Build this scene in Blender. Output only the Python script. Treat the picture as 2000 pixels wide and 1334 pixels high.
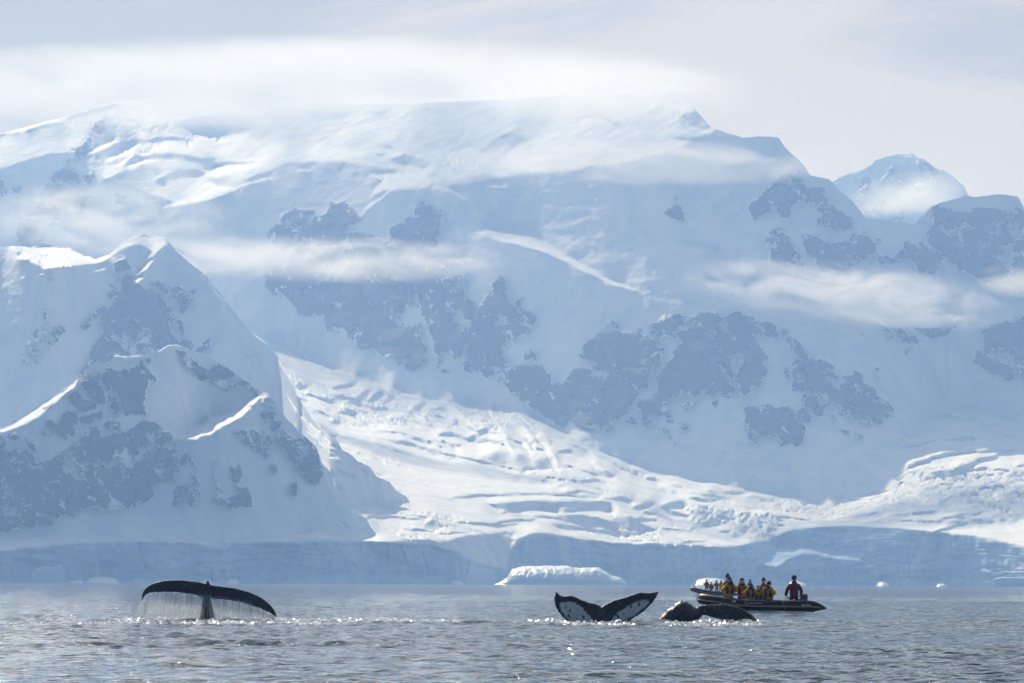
import bpy, bmesh, math, random
import numpy as np
DBG = False
from mathutils import Matrix, Vector

for _o in list(bpy.data.objects):
    bpy.data.objects.remove(_o, do_unlink=True)
scene = bpy.context.scene
COL = scene.collection
random.seed(5)
RNG = np.random.RandomState(7)

# ---------------------------------------------------------------- camera
F = 7500.0            # focal length in photo pixels (135 mm on a 36 mm frame)
HCAM = 1.27           # eye height above the water: seated in another boat
ROLL = 0.0045
PX0, PY0 = 1000.0, 1139.5
cam_d = bpy.data.cameras.new("camera")
cam = bpy.data.objects.new("camera", cam_d)
COL.objects.link(cam)
cam_d.sensor_width = 36.0
cam_d.lens = 135.0
cam_d.shift_y = (PY0 - 667.0) / 2000.0
cam_d.clip_start = 0.5
cam_d.clip_end = 60000.0
cam.matrix_world = Matrix.Translation((0, 0, HCAM)) @ Matrix.Rotation(math.pi / 2, 4, 'X') @ Matrix.Rotation(ROLL, 4, 'Z')
scene.camera = cam

# ---------------------------------------------------------------- sun, sky, exposure
SUN_EL = math.radians(37.0)
SUN_AZ = math.radians(-20.0)          # measured from +Y (view direction), negative = left
sun_dir = Vector((math.sin(SUN_AZ) * math.cos(SUN_EL), math.cos(SUN_AZ) * math.cos(SUN_EL), math.sin(SUN_EL)))
sun_d = bpy.data.lights.new("sun", 'SUN')
sun_d.energy = 5.0
sun_d.angle = math.radians(0.53)
sun_d.color = (1.0, 0.99, 0.985)
sun = bpy.data.objects.new("sun", sun_d)
COL.objects.link(sun)
sun.location = (0, 0, 3000)
sun.rotation_euler = (-sun_dir).to_track_quat('-Z', 'Y').to_euler()

world = bpy.data.worlds.new("World")
scene.world = world
world.use_nodes = True
wn, wl = world.node_tree.nodes, world.node_tree.links
wn.clear()
w_out = wn.new('ShaderNodeOutputWorld')
w_bg = wn.new('ShaderNodeBackground')
w_bg.inputs['Strength'].default_value = 0.05
w_sky = wn.new('ShaderNodeTexSky')
w_sky.sky_type = 'NISHITA'
w_sky.sun_disc = False
w_sky.sun_elevation = SUN_EL
w_sky.sun_rotation = SUN_AZ
w_sky.altitude = 10.0
w_sky.air_density = 1.15
w_sky.dust_density = 0.3
w_sky.ozone_density = 4.0
w_tc = wn.new('ShaderNodeTexCoord')
w_sep = wn.new('ShaderNodeSeparateXYZ')
wl.new(w_tc.outputs['Generated'], w_sep.inputs[0])
def wmath(op, a, b=None, clamp=False):
    n = wn.new('ShaderNodeMath'); n.operation = op; n.use_clamp = clamp
    for i, v in enumerate((a, b)):
        if v is None: continue
        if isinstance(v, (int, float)): n.inputs[i].default_value = v
        else: wl.new(v, n.inputs[i])
    return n.outputs[0]
wz = wmath('ADD', wmath('ABSOLUTE', w_sep.outputs['Z']), 0.10)
w_cmb = wn.new('ShaderNodeCombineXYZ')
wl.new(wmath('DIVIDE', w_sep.outputs['X'], wz), w_cmb.inputs[0])
wl.new(wmath('DIVIDE', w_sep.outputs['Y'], wz), w_cmb.inputs[1])
def wnoise(scale, detail, rough, dist=0.0, sx=1.0, off=0.0):
    m = wn.new('ShaderNodeMapping'); m.inputs['Scale'].default_value = (sx, 1, 1)
    m.inputs['Location'].default_value = (off, off * 0.7, 0)
    wl.new(w_cmb.outputs[0], m.inputs[0])
    n = wn.new('ShaderNodeTexNoise'); n.inputs['Scale'].default_value = scale
    n.inputs['Detail'].default_value = detail; n.inputs['Roughness'].default_value = rough
    n.inputs['Distortion'].default_value = dist
    wl.new(m.outputs[0], n.inputs['Vector'])
    return n.outputs['Fac']
def wramp(fac, stops):
    r = wn.new('ShaderNodeValToRGB')
    e = r.color_ramp.elements
    while len(e) < len(stops): e.new(0.5)
    for el, (p, c) in zip(e, stops):
        el.position = p; el.color = (c[0], c[1], c[2], 1)
    r.color_ramp.interpolation = 'EASE'
    wl.new(fac, r.inputs[0])
    return r.outputs[0]
SKY_OFF = 11.5
w_cov = wramp(wnoise(0.5, 7, 0.56, 0.3, 0.8, SKY_OFF), [(0.25, (0, 0, 0)), (0.44, (1, 1, 1))])
w_shade = wramp(wnoise(1.5, 8, 0.60, 0.6, 0.7, SKY_OFF * 3), [(0.38, (8.0, 8.0, 8.0)), (0.56, (11.9, 11.6, 11.2))])
# thin cloud scatters forward: brighter towards the sun, greyer away from it
w_dot = wn.new('ShaderNodeVectorMath'); w_dot.operation = 'DOT_PRODUCT'
wl.new(w_tc.outputs['Generated'], w_dot.inputs[0]); w_dot.inputs[1].default_value = sun_dir
w_fwd = wn.new('ShaderNodeMapRange'); w_fwd.interpolation_type = 'SMOOTHSTEP'
for _k, _v in ((1, -0.1), (2, 0.75), (3, 0.22), (4, 1.06)): w_fwd.inputs[_k].default_value = _v
wl.new(w_dot.outputs['Value'], w_fwd.inputs[0])
w_lit = wn.new('ShaderNodeVectorMath'); w_lit.operation = 'SCALE'
wl.new(w_shade, w_lit.inputs[0]); wl.new(w_fwd.outputs[0], w_lit.inputs['Scale'])
w_mix = wn.new('ShaderNodeMix'); w_mix.data_type = 'RGBA'
# the cloud hangs over the mountains; behind the camera the sky is mostly clear blue
w_side = wn.new('ShaderNodeMapRange'); w_side.interpolation_type = 'SMOOTHSTEP'
for _k, _v in ((1, -0.15), (2, 0.75), (3, 0.06), (4, 1.0)): w_side.inputs[_k].default_value = _v
wl.new(w_sep.outputs['Y'], w_side.inputs[0])
w_cs = wn.new('ShaderNodeVectorMath'); w_cs.operation = 'SCALE'
wl.new(w_cov, w_cs.inputs[0]); wl.new(w_side.outputs[0], w_cs.inputs['Scale'])
wl.new(w_cs.outputs[0], w_mix.inputs[0])
wl.new(w_sky.outputs[0], w_mix.inputs[6])
wl.new(w_lit.outputs[0], w_mix.inputs[7])
wl.new(w_mix.outputs[2], w_bg.inputs['Color'])
wl.new(w_bg.outputs[0], w_out.inputs['Surface'])

vs = scene.view_settings
vs.view_transform = 'Standard'
vs.look = 'None'
vs.exposure = 0.0
vs.gamma = 1.0
vs.use_curve_mapping = False
cy = scene.cycles
cy.max_bounces = 6
cy.diffuse_bounces = 1
cy.glossy_bounces = 2
cy.transmission_bounces = 4
cy.transparent_max_bounces = 24
cy.volume_bounces = 2
cy.use_denoising = True
cy.use_adaptive_sampling = True
cy.adaptive_threshold = 0.03
cy.volume_step_rate = 2.0
cy.volume_max_steps = 256

# ---------------------------------------------------------------- helpers
def W(px, py, Y):
    """photo pixel + distance along +Y -> point in the place (arrays allowed)"""
    u = np.asarray(px, float) - PX0
    w = PY0 - np.asarray(py, float)
    c, s = math.cos(ROLL), math.sin(ROLL)
    Y = np.asarray(Y, float)
    return np.stack([(u * c - w * s) / F * Y, Y + 0 * u, HCAM + (u * s + w * c) / F * Y], -1)

def ground_at(px, py):
    """point on the water surface seen at a photo pixel"""
    u = px - PX0; w = PY0 - py
    k = u * math.sin(ROLL) + w * math.cos(ROLL)
    Y = -HCAM * F / k
    p = W(px, py, Y)
    return Vector((float(p[0]), float(p[1]), 0.0))

_perm = {}
def _grad(seed):
    if seed not in _perm:
        r = np.random.RandomState(seed * 77 + 13)
        p = r.permutation(256); a = r.rand(256) * 2 * math.pi
        _perm[seed] = (np.concatenate([p, p]), np.cos(a), np.sin(a))
    return _perm[seed]
def perlin(x, y, seed=0):
    x = np.asarray(x, float); y = np.asarray(y, float)
    P, gx, gy = _grad(seed)
    xi = np.floor(x).astype(np.int64); yi = np.floor(y).astype(np.int64)
    xf = x - xi; yf = y - yi
    xi &= 255; yi &= 255
    u = xf * xf * xf * (xf * (xf * 6 - 15) + 10); v = yf * yf * yf * (yf * (yf * 6 - 15) + 10)
    def g(ix, iy, fx, fy):
        h = P[P[ix & 255] + (iy & 255)]
        return gx[h] * fx + gy[h] * fy
    a = g(xi, yi, xf, yf); b = g(xi + 1, yi, xf - 1, yf)
    c = g(xi, yi + 1, xf, yf - 1); d = g(xi + 1, yi + 1, xf - 1, yf - 1)
    return (a + u * (b - a)) * (1 - v) + (c + u * (d - c)) * v
def fbm(x, y, seed=0, octv=5, gain=0.5, lac=2.03, ridged=False):
    s = 0.0; a = 1.0; t = 0.0
    for o in range(octv):
        n = perlin(x * lac ** o + 17.3 * o, y * lac ** o - 9.1 * o, seed + o)
        if ridged: n = 0.5 - np.abs(n) * 1.6
        s = s + a * n; t += a; a *= gain
    return s / t
def sstep(a, b, x):
    t = np.clip((x - a) / (b - a), 0, 1)
    return t * t * (3 - 2 * t)

def poly_sd(poly, x, y):
    """signed distance, positive inside"""
    poly = np.asarray(poly, float)
    d2 = np.full(x.shape, 1e12); ins = np.zeros(x.shape, bool)
    n = len(poly)
    for i in range(n):
        ax, ay = poly[i]; bx, by = poly[(i + 1) % n]
        ex, ey = bx - ax, by - ay
        L = ex * ex + ey * ey + 1e-9
        t = np.clip(((x - ax) * ex + (y - ay) * ey) / L, 0, 1)
        dx = x - ax - t * ex; dy = y - ay - t * ey
        d2 = np.minimum(d2, dx * dx + dy * dy)
        if ay != by:
            c = ((ay > y) != (by > y)) & (x < (bx - ax) * (y - ay) / (by - ay) + ax)
            ins ^= c
    d = np.sqrt(d2)
    return np.where(ins, d, -d)
def line_d(pts, x, y):
    d2 = np.full(x.shape, 1e12); tt = np.zeros(x.shape)
    n = len(pts) - 1
    for i in range(n):
        ax, ay = pts[i]; bx, by = pts[i + 1]
        ex, ey = bx - ax, by - ay
        L = ex * ex + ey * ey + 1e-9
        t = np.clip(((x - ax) * ex + (y - ay) * ey) / L, 0, 1)
        q = (x - ax - t * ex) ** 2 + (y - ay - t * ey) ** 2
        m = q < d2
        tt = np.where(m, (i + t) / n, tt); d2 = np.where(m, q, d2)
    return np.sqrt(d2), tt
def Zm(x0, y0, s, pts):
    return [(x0 + X / s, y0 + Y / s) for X, Y in pts]

def link(o, parent=None):
    COL.objects.link(o)
    if parent is not None: o.parent = parent
    return o
def tag(o, label=None, cat=None, group=None, kind=None):
    if label: o["label"] = label
    if cat: o["category"] = cat
    if group: o["group"] = group
    if kind: o["kind"] = kind
    return o
def empty(name, loc=(0, 0, 0), rz=0.0):
    o = bpy.data.objects.new(name, None); COL.objects.link(o)
    o.location = loc; o.rotation_euler = (0, 0, rz)
    o.empty_display_size = 0.2
    return o
def mesh_np(name, verts, faces, mat=None, parent=None, smooth=True, attrs=None):
    me = bpy.data.meshes.new(name)
    verts = np.asarray(verts, np.float32).reshape(-1, 3); faces = np.asarray(faces, np.int32)
    k = faces.shape[1]
    me.vertices.add(len(verts)); me.vertices.foreach_set('co', verts.ravel())
    me.loops.add(faces.size); me.loops.foreach_set('vertex_index', faces.ravel())
    me.polygons.add(len(faces)); me.polygons.foreach_set('loop_start', np.arange(0, faces.size, k, dtype=np.int32))
    me.polygons.foreach_set('use_smooth', np.full(len(faces), smooth, bool))
    me.update(calc_edges=True)
    for nm, a in (attrs or {}).items():
        at = me.attributes.new(nm, 'FLOAT', 'POINT'); at.data.foreach_set('value', np.asarray(a, np.float32).ravel())
    if mat: me.materials.append(mat)
    return link(bpy.data.objects.new(name, me), parent)
def grid_faces(R, C):
    i = np.arange(R * C).reshape(R, C)
    return np.stack([i[:-1, :-1], i[:-1, 1:], i[1:, 1:], i[1:, :-1]], -1).reshape(-1, 4)

# ---------------------------------------------------------------- materials
class NT:
    def __init__(self, name):
        self.m = bpy.data.materials.new(name); self.m.use_nodes = True
        self.t = self.m.node_tree; self.n = self.t.nodes; self.l = self.t.links
        self.n.clear(); self.out = self.n.new('ShaderNodeOutputMaterial')
    def node(self, typ, ins=None, **props):
        nd = self.n.new(typ)
        for k, v in props.items(): setattr(nd, k, v)
        for k, v in (ins or {}).items(): self.set(nd.inputs[k], v)
        return nd
    def set(self, sock, v):
        if isinstance(v, bpy.types.NodeSocket): self.l.new(v, sock)
        elif isinstance(v, tuple) and len(v) == 3 and sock.type == 'RGBA': sock.default_value = (*v, 1)
        else: sock.default_value = v
    def math(self, op, a, b=0.0, clamp=False):
        return self.node('ShaderNodeMath', {0: a, 1: b}, operation=op, use_clamp=clamp).outputs[0]
    def noise(self, scale, detail=4, rough=0.5, vec=None, dist=0.0):
        nd = self.node('ShaderNodeTexNoise', {'Scale': scale, 'Detail': detail, 'Roughness': rough, 'Distortion': dist})
        if vec is not None: self.l.new(vec, nd.inputs['Vector'])
        return nd.outputs['Fac']
    def coord(self, kind='Object', scale=(1, 1, 1), rot=(0, 0, 0)):
        tc = self.node('ShaderNodeTexCoord')
        mp = self.node('ShaderNodeMapping', {'Scale': scale, 'Rotation': rot}); self.l.new(tc.outputs[kind], mp.inputs[0])
        return mp.outputs[0]
    def ramp(self, fac, stops):
        r = self.node('ShaderNodeValToRGB', {0: fac}); e = r.color_ramp.elements
        while len(e) < len(stops): e.new(0.5)
        for el, (p, c) in zip(e, stops): el.position = p; el.color = (c[0], c[1], c[2], 1)
        return r.outputs[0]
    def mix(self, fac, a, b):
        nd = self.node('ShaderNodeMix', data_type='RGBA')
        self.set(nd.inputs[0], fac); self.set(nd.inputs[6], a); self.set(nd.inputs[7], b)
        return nd.outputs[2]
    def attr(self, name):
        return self.node('ShaderNodeAttribute', attribute_name=name).outputs['Fac']
    def bump(self, h, strength=0.3, dist=0.1):
        return self.node('ShaderNodeBump', {'Height': h, 'Strength': strength, 'Distance': dist}).outputs[0]
    def principled(self, **ins):
        p = self.node('ShaderNodeBsdfPrincipled', {k.replace('_', ' '): v for k, v in ins.items()})
        self.l.new(p.outputs[0], self.out.inputs[0])
        return p

def mat_terrain():
    t = NT('snow_rock_ice')
    co = t.coord('Object')
    rock = t.attr('rock'); ice = t.attr('ice')
    n1 = t.noise(0.012, 6, 0.62, co); n2 = t.noise(0.05, 5, 0.6, co)
    n3 = t.noise(1.0, 6, 0.65, t.coord('Object', (0.05, 0.05, 0.014), (0.3, 0.5, 0.0)))
    rockc = t.mix(t.ramp(n3, [(0.3, (0, 0, 0)), (0.7, (1, 1, 1))]), (0.010, 0.010, 0.013), (0.10, 0.092, 0.088))
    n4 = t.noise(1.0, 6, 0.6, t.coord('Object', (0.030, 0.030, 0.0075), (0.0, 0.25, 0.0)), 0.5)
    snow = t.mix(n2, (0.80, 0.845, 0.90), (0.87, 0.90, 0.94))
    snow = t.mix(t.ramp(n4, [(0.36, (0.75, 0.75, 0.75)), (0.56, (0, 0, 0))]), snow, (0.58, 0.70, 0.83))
    n5 = t.noise(1.0, 6, 0.62, t.coord('Object', (0.022, 0.022, 0.015)), 1.2)
    icec = t.mix(t.ramp(n5, [(0.36, (0, 0, 0)), (0.62, (1, 1, 1))]), (0.32, 0.53, 0.78), (0.58, 0.74, 0.89))
    base = t.mix(ice, snow, icec)
    e1 = t.noise(0.075, 7, 0.66, co); e2 = t.noise(1.0, 6, 0.62, t.coord('Object', (0.034, 0.034, 0.010), (0.1, 0.45, 0.0)))
    rs = t.math('ADD', rock, t.math('MULTIPLY', t.math('SUBTRACT', e1, 0.5), 1.6))
    rs = t.math('ADD', rs, t.math('MULTIPLY', t.math('SUBTRACT', e2, 0.5), 2.3))
    rk = t.math('MULTIPLY', t.math('ADD', rs, 0.03), 14.0, True)
    colr = t.mix(rk, base, rockc)
    h = t.math('ADD', t.math('MULTIPLY', n2, 1.0), t.math('MULTIPLY', n1, 2.0))
    t.principled(Base_Color=colr, Roughness=0.75, Specular_IOR_Level=0.2, Normal=t.bump(h, 0.35, 6.0))
    return t.m
M_TERRAIN = mat_terrain()
# ================================================================ terrain
# A surface is described by how steep the ground is; the distances follow by integrating those slopes
# (least squares, so that neighbouring profiles agree), which gives a real relief of real size.
GX0, GX1, GY0, GY1, GS = -240, 2240, 140, 1164, 1.5
gx = np.arange(GX0, GX1 + 0.1, GS); gy = np.arange(GY0, GY1 + 0.1, GS)
GXX, GYY = np.meshgrid(gx, gy)

class Relief:
    def __init__(self, base):
        self.s = np.full(GXX.shape, float(base))
    def _box(self, pts, m):
        p = np.asarray(pts)
        i0 = max(0, int((p[:, 1].min() - m - GY0) / GS)); i1 = min(GXX.shape[0], int((p[:, 1].max() + m - GY0) / GS) + 2)
        j0 = max(0, int((p[:, 0].min() - m - GX0) / GS)); j1 = min(GXX.shape[1], int((p[:, 0].max() + m - GX0) / GS) + 2)
        return slice(i0, i1), slice(j0, j1)
    def area(self, pts, slope, feather=4.0, warp=0.0, ws=18.0, seed=40):
        b = self._box(pts, feather + warp + 4)
        x, y = GXX[b], GYY[b]
        if x.size == 0: return self
        if warp:
            x = x + warp * fbm(x / ws, y / ws * 1.6, seed, 4) * 2; y = y + warp * 0.6 * fbm(x / ws + 31, y / ws * 1.6, seed + 5, 4) * 2
        m = sstep(-feather, feather, poly_sd(pts, x, y))
        sl = slope if np.isscalar(slope) else slope[b]
        self.s[b] = self.s[b] * (1 - m) + sl * m
        return self
    def stroke(self, pts, width, slope, feather=2.0, taper=True, warp=2.0, seed=60):
        b = self._box(pts, width + feather + 6)
        x, y = GXX[b], GYY[b]
        if x.size == 0: return self
        y2 = y + warp * fbm(x / 22.0, y / 14.0, seed, 3) * 2
        d, t = line_d(pts, x, y2)
        w = width * 0.5 * (np.sqrt(np.clip(4 * t * (1 - t), 0, 1)) * 0.8 + 0.2 if taper else 1.0)
        m = sstep(-feather, feather, w - d)
        self.s[b] = self.s[b] * (1 - m) + slope * m
        return self
    def solve(self, Y0, lam=0.12):
        v = (PY0 - gy)[:, None]
        s = np.tan(np.radians(np.clip(self.s, 3, 84)))
        g = (1.0 / F) / np.maximum(s - v / F, 0.035) * GS          # d ln(Y) per grid row going up
        g = g[::-1]                                               # bottom -> top
        N, M = g.shape
        gi = 0.5 * (g[1:] + g[:-1])
        r = np.zeros((N, M)); r[1:] += gi; r[:-1] -= gi
        e = np.concatenate([r, r[::-1]], 0); e = np.concatenate([e, e[:, ::-1]], 1)
        kv = 2 - 2 * np.cos(math.pi * np.arange(2 * N) / N); ku = 2 - 2 * np.cos(math.pi * np.arange(2 * M) / M)
        den = kv[:, None] + lam * ku[None, :]; den[0, 0] = 1
        q = np.real(np.fft.ifft2(np.fft.fft2(e) / den))[:N, :M]
        ib = int((1140 - GY0) / GS); ib = N - 1 - ib
        q = q - q[ib].mean() + math.log(Y0)
        self.q = q[::-1]
        return self
    def depth(self, px, py):
        fx = np.clip((px - GX0) / GS, 0, len(gx) - 1.001); fy = np.clip((py - GY0) / GS, 0, len(gy) - 1.001)
        i = fx.astype(int); j = fy.astype(int); a = fx - i; b = fy - j
        q = self.q
        return np.exp((q[j, i] * (1 - a) + q[j, i + 1] * a) * (1 - b) + (q[j + 1, i] * (1 - a) + q[j + 1, i + 1] * a) * b)
    def slope_at(self, px, py):
        fx = np.clip((px - GX0) / GS, 0, len(gx) - 1).astype(int); fy = np.clip((py - GY0) / GS, 0, len(gy) - 1).astype(int)
        return self.s[fy, fx]

def rock_field(polys, snows, px, py, seed=11):
    """signed field, positive in rock, with ragged edges and snow flecks"""
    lx = np.zeros(px.shape, bool)
    for pl in polys:
        p = np.asarray(pl)
        lx |= (px > p[:, 0].min() - 22) & (px < p[:, 0].max() + 22) & (py > p[:, 1].min() - 22) & (py < p[:, 1].max() + 22)
    full = np.full(px.shape, -60.0)
    px = px[lx]; py = py[lx]
    x = px + 12 * fbm(px / 24, py / 24, seed, 5, 0.66) + 4.0 * fbm(px / 6, py / 6, seed + 3, 3)
    y = py + 12 * fbm(px / 24 + 50, py / 24, seed + 6, 5, 0.66) + 4.0 * fbm(px / 6 + 9, py / 6, seed + 9, 3)
    sd = np.full(px.shape, -60.0)
    def put(pl, sign):
        p = np.asarray(pl); m = 14
        k = (x > p[:, 0].min() - m) & (x < p[:, 0].max() + m) & (y > p[:, 1].min() - m) & (y < p[:, 1].max() + m)
        if not k.any(): return
        d = poly_sd(pl, x[k], y[k])
        sd[k] = np.maximum(sd[k], d) if sign > 0 else np.minimum(sd[k], -d)
    for pl in polys: put(pl, 1)
    for pl in snows: put(pl, -1)
    near = sd > -12
    full_sd = sd; px = px[near]; py = py[near]; sd = sd[near]
    # flecks of snow on ledges and in gullies, commoner near the edges
    a = (px * 0.75 - py * 0.66); b = (px * 0.66 + py * 0.75)
    n = fbm(a / 15.0, b / 60.0, seed + 20, 4, 0.5) + 0.7 * fbm(px / 34, py / 11.0, seed + 27, 4, 0.5) + 0.55 * fbm(px / 80, py / 80, seed + 33, 3)
    inner = np.clip(sd, 0, 22) / 22
    fleck = n - (0.10 + 0.26 * inner)
    sd = np.where(sd > 0, np.minimum(sd, -fleck * 14), sd)
    # stray rocks just outside
    n2 = fbm(px / 9, py / 9, seed + 41, 4, 0.6)
    sd = np.where((sd < 0) & (sd > -9), np.maximum(sd, (n2 - 0.42 + sd * 0.03) * 10), sd)
    full_sd[near] = sd
    full[lx] = full_sd
    return full

def build_surface(name, rel, x0, x1, step, rows, top, bottom, polys, snows, seed, amp=1.0, ice_line=None, rough_areas=(), back=320.0, dense=False, jag=1.0):
    cols = np.arange(x0, x1 + 0.1, step)
    tp = np.interp(cols, [p[0] for p in top], [p[1] for p in top])
    tp = tp + jag * 2.2 * fbm(cols / 17, cols * 0 + seed, seed, 5, 0.6) * 2
    bt = np.interp(cols, [p[0] for p in bottom], [p[1] for p in bottom])
    t = np.linspace(0, 1, rows)
    t = (t if not dense else np.interp(t, [0, 0.64, 1.0], [0, 0.5, 1.0]))[:, None]
    py = bt[None, :] * (1 - t) + tp[None, :] * t
    px = np.repeat(cols[None, :], rows, 0)
    Y = rel.depth(px, py)
    P = W(px, py, Y)
    sd = rock_field(polys, snows, px, py, seed) if polys else np.full(px.shape, -60.0)
    rock = sstep(-1.1, 1.1, sd)
    rockf = sd / 9.0
    sl = rel.slope_at(px, py)
    steep = sstep(22, 40, sl)
    X, Yw, Zw = P[..., 0], P[..., 1], P[..., 2]
    # relief on steep ground acts along the view depth, on gentle ground along the vertical
    rn = fbm(X / 60, Zw / 60, seed + 71, 6, 0.55, ridged=True)
    fl = fbm(X / 42 + 0.35 * fbm(X / 150, Zw / 150, seed + 80, 3), Zw / 230, seed + 76, 5, 0.5)
    big = fbm(X / 240, Zw / 240, seed + 90, 4, 0.5)
    dY = steep * (-(rock * (8 + 16 * rn)) + 8.0 * fl + 5.0 * fbm(X / 55, Zw / 16, seed + 95, 4, 0.55) + 12 * big) * amp
    gl = fbm(X / 70, Yw / 160, seed + 101, 5, 0.5)
    crv = fbm((X + 0.25 * Yw) / 45, Yw / 55, seed + 110, 4, 0.5)
    crev = np.exp(-(crv / 0.035) ** 2)
    region = sstep(0.0, 0.22, fbm(X / 260, Yw / 420, seed + 120, 3))
    dZ = (1 - steep) * (3.0 * gl - 4.0 * crev * region) * amp
    for pts, hgt in rough_areas:
        m = sstep(-10, 10, poly_sd(pts, px, py))
        if m.max() <= 0: continue
        cell = fbm(X / 30, Yw / 45, seed + 130, 5, 0.62, ridged=True) + 0.6 * fbm(X / 12, Yw / 22, seed + 137, 3, 0.6)
        dZ = dZ + m * hgt * cell
    edge = np.clip(t * 30, 0, 1) * np.clip((1 - t) * 18, 0, 1)
    P[..., 1] += dY * edge; P[..., 2] += dZ * edge
    ice = np.zeros(px.shape)
    if ice_line is not None:
        cl = np.interp(cols, [p[0] for p in ice_line], [p[1] for p in ice_line])
        ice = sstep(-4, 6, py - cl[None, :] + 3 * fbm(px / 30, py / 10, seed + 150, 3))
        # fluting and overhangs of the calving front
        fr = fbm(X / 26, Zw / 70, seed + 160, 5, 0.55, ridged=True) * 9 + 16 * fbm(X / 150, Zw / 300, seed + 166, 3)
        blk = 2.0 * np.tanh(fbm(X / 34, Zw / 22, seed + 170, 3) * 8)
        cr1 = np.exp(-(fbm(X / 40 + 0.2 * fbm(X / 20, Zw / 20, seed + 181, 2), Zw / 160, seed + 180, 3) / 0.03) ** 2) * 6 * sstep(0.0, 0.3, fbm(X / 120, Zw / 60, seed + 188, 3)) + np.exp(-(fbm(X / 90, Zw / 14, seed + 184, 3) / 0.025) ** 2) * 3
        P[..., 1] += ice * edge * (fr * 1.3 + blk * 1.5 + cr1)
    # the far side of the ridge
    last = P[-1]
    backs = []
    for k, (dy, dz) in enumerate(((0.12, -0.02), (0.4, -0.22), (1.0, -0.75))):
        b = last.copy(); b[:, 1] += back * dy; b[:, 2] += back * dz
        backs.append(b)
    P = np.concatenate([P, np.stack(backs, 0)], 0)
    rockf = np.concatenate([rockf, np.full((3, len(cols)), -3.0)], 0); ice = np.concatenate([ice, np.zeros((3, len(cols)))], 0)
    o = mesh_np(name, P, grid_faces(*P.shape[:2]), M_TERRAIN, attrs={'rock': np.clip(rockf, -3, 0.95), 'ice': ice})
    return tag(o, kind='structure')

z1 = lambda p: Zm(0, 640, 3.2525, p)
z2 = lambda p: Zm(300, 640, 3.2525, p)
z3 = lambda p: Zm(0, 430, 4.448, p)
z4 = lambda p: Zm(500, 380, 3.705, p)
z5 = lambda p: Zm(800, 520, 3.9225, p)
z6 = lambda p: Zm(1100, 590, 4.6, p)
z7 = lambda p: Zm(1400, 590, 4.6, p)
z8 = lambda p: Zm(1440, 280, 3.3357, p)
z9 = lambda p: Zm(1500, 560, 2.668, p)
zt = lambda p: Zm(0, 180, 3.51, p)
zu = lambda p: Zm(400, 170, 3.333, p)
zv = lambda p: Zm(900, 160, 2.857, p)
zg = lambda p: Zm(500, 600, 2.426, p)
zh = lambda p: Zm(820, 900, 4.545, p)
zi = lambda p: Zm(1200, 880, 3.846, p)

# ---------------------------------------------------------------- main massif with its glacier and calving front
A = Relief(53)
# summit plateau
A.area([(-260, 330), (0, 268), (120, 235), (230, 205), (230, 150), (1340, 150), (1400, 255), (1330, 290), (1230, 320), (1120, 335), (1000, 345), (960, 352), (860, 366), (800, 362), (735, 330), (700, 318), (570, 318), (500, 345), (440, 375), (360, 402), (300, 385), (200, 350), (185, 300), (100, 300), (-260, 420)], 27, 6, 4)
A.area([(240, 280), (330, 262), (460, 262), (540, 280), (700, 290), (860, 300), (940, 310), (960, 340), (860, 350), (780, 345), (700, 316), (570, 316), (480, 345), (430, 372), (365, 396), (380, 350), (420, 310), (330, 310), (260, 330), (200, 345)], 19, 8, 5)
A.area(zt([(1100, 800), (1260, 780), (1450, 740), (1620, 650), (1480, 640), (1430, 560), (1500, 490), (1755, 450), (1755, 510), (1560, 560), (1420, 620), (1350, 700)]), 10, 4, 2)
for p, w in [(zt([(560, 440), (700, 380), (800, 340)]), 7), (zt([(740, 470), (880, 400), (960, 350)]), 11), (zt([(800, 510), (900, 460), (990, 360)]), 9), (zt([(850, 520), (980, 475), (1150, 440)]), 7), (zt([(1070, 580), (1130, 570)]), 5), (zt([(700, 600), (830, 530)]), 4), (zt([(60, 280), (280, 210), (430, 190)]), 8)]:
    A.stroke(p, w, 10)
for p, w in [(zt([(780, 420), (900, 350), (1050, 320), (1330, 320)]), 10), (zt([(930, 400), (1000, 370), (1060, 380)]), 9), (zt([(860, 500), (950, 440), (1200, 440), (1420, 480)]), 13), (zt([(1080, 620), (1250, 560), (1400, 560)]), 18), (zt([(1400, 520), (1560, 490), (1755, 480)]), 4)]:
    A.stroke(p, w, 40, 3)
A.area(zt([(1180, 215), (1300, 180), (1500, 150), (1755, 170), (1740, 250), (1640, 290), (1480, 290), (1330, 260)]), 42, 6, 2)
A.area(zu([(560, 165), (700, 145), (840, 160), (900, 200), (760, 215), (620, 190)]), 38, 5)
A.area(zu([(1060, 160), (1180, 150), (1160, 205), (1110, 190)]), 38, 4)
A.area(zu([(1200, 470), (1300, 430), (1320, 360), (1345, 400), (1340, 430), (1400, 460), (1460, 495), (1430, 540), (1340, 505)]), 55, 2.5, 1)
A.stroke(zu([(1170, 375), (1240, 405)]), 5, 55); A.stroke(zu([(1080, 438), (1165, 440)]), 4, 55)
A.area(zu([(1180, 540), (1230, 520), (1280, 550), (1230, 560)]), 42, 4)
A.area(zu([(1440, 580), (1500, 560), (1500, 600), (1450, 605)]), 55, 2)
A.area(zu([(1770, 420), (1900, 330), (2000, 300), (2120, 330), (1990, 420), (1890, 510)]), 42, 4, 1)
for p, w in [(zv([(400, 95), (520, 140)]), 9), (zv([(440, 165), (520, 190)]), 4), (zv([(640, 140), (720, 120), (800, 150)]), 9), (zv([(650, 210), (700, 180), (790, 190), (880, 250)]), 13), (zv([(1240, 200), (1330, 210), (1390, 260)]), 30), (zv([(1180, 310), (1330, 330)]), 10)]:
    A.stroke(p, w, 44, 3)
A.area(zu([(1050, 555), (1150, 610), (1080, 690), (1080, 720), (1130, 690), (1220, 660), (1450, 650), (1500, 590), (1250, 560)]), 15, 3, 1)
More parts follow.
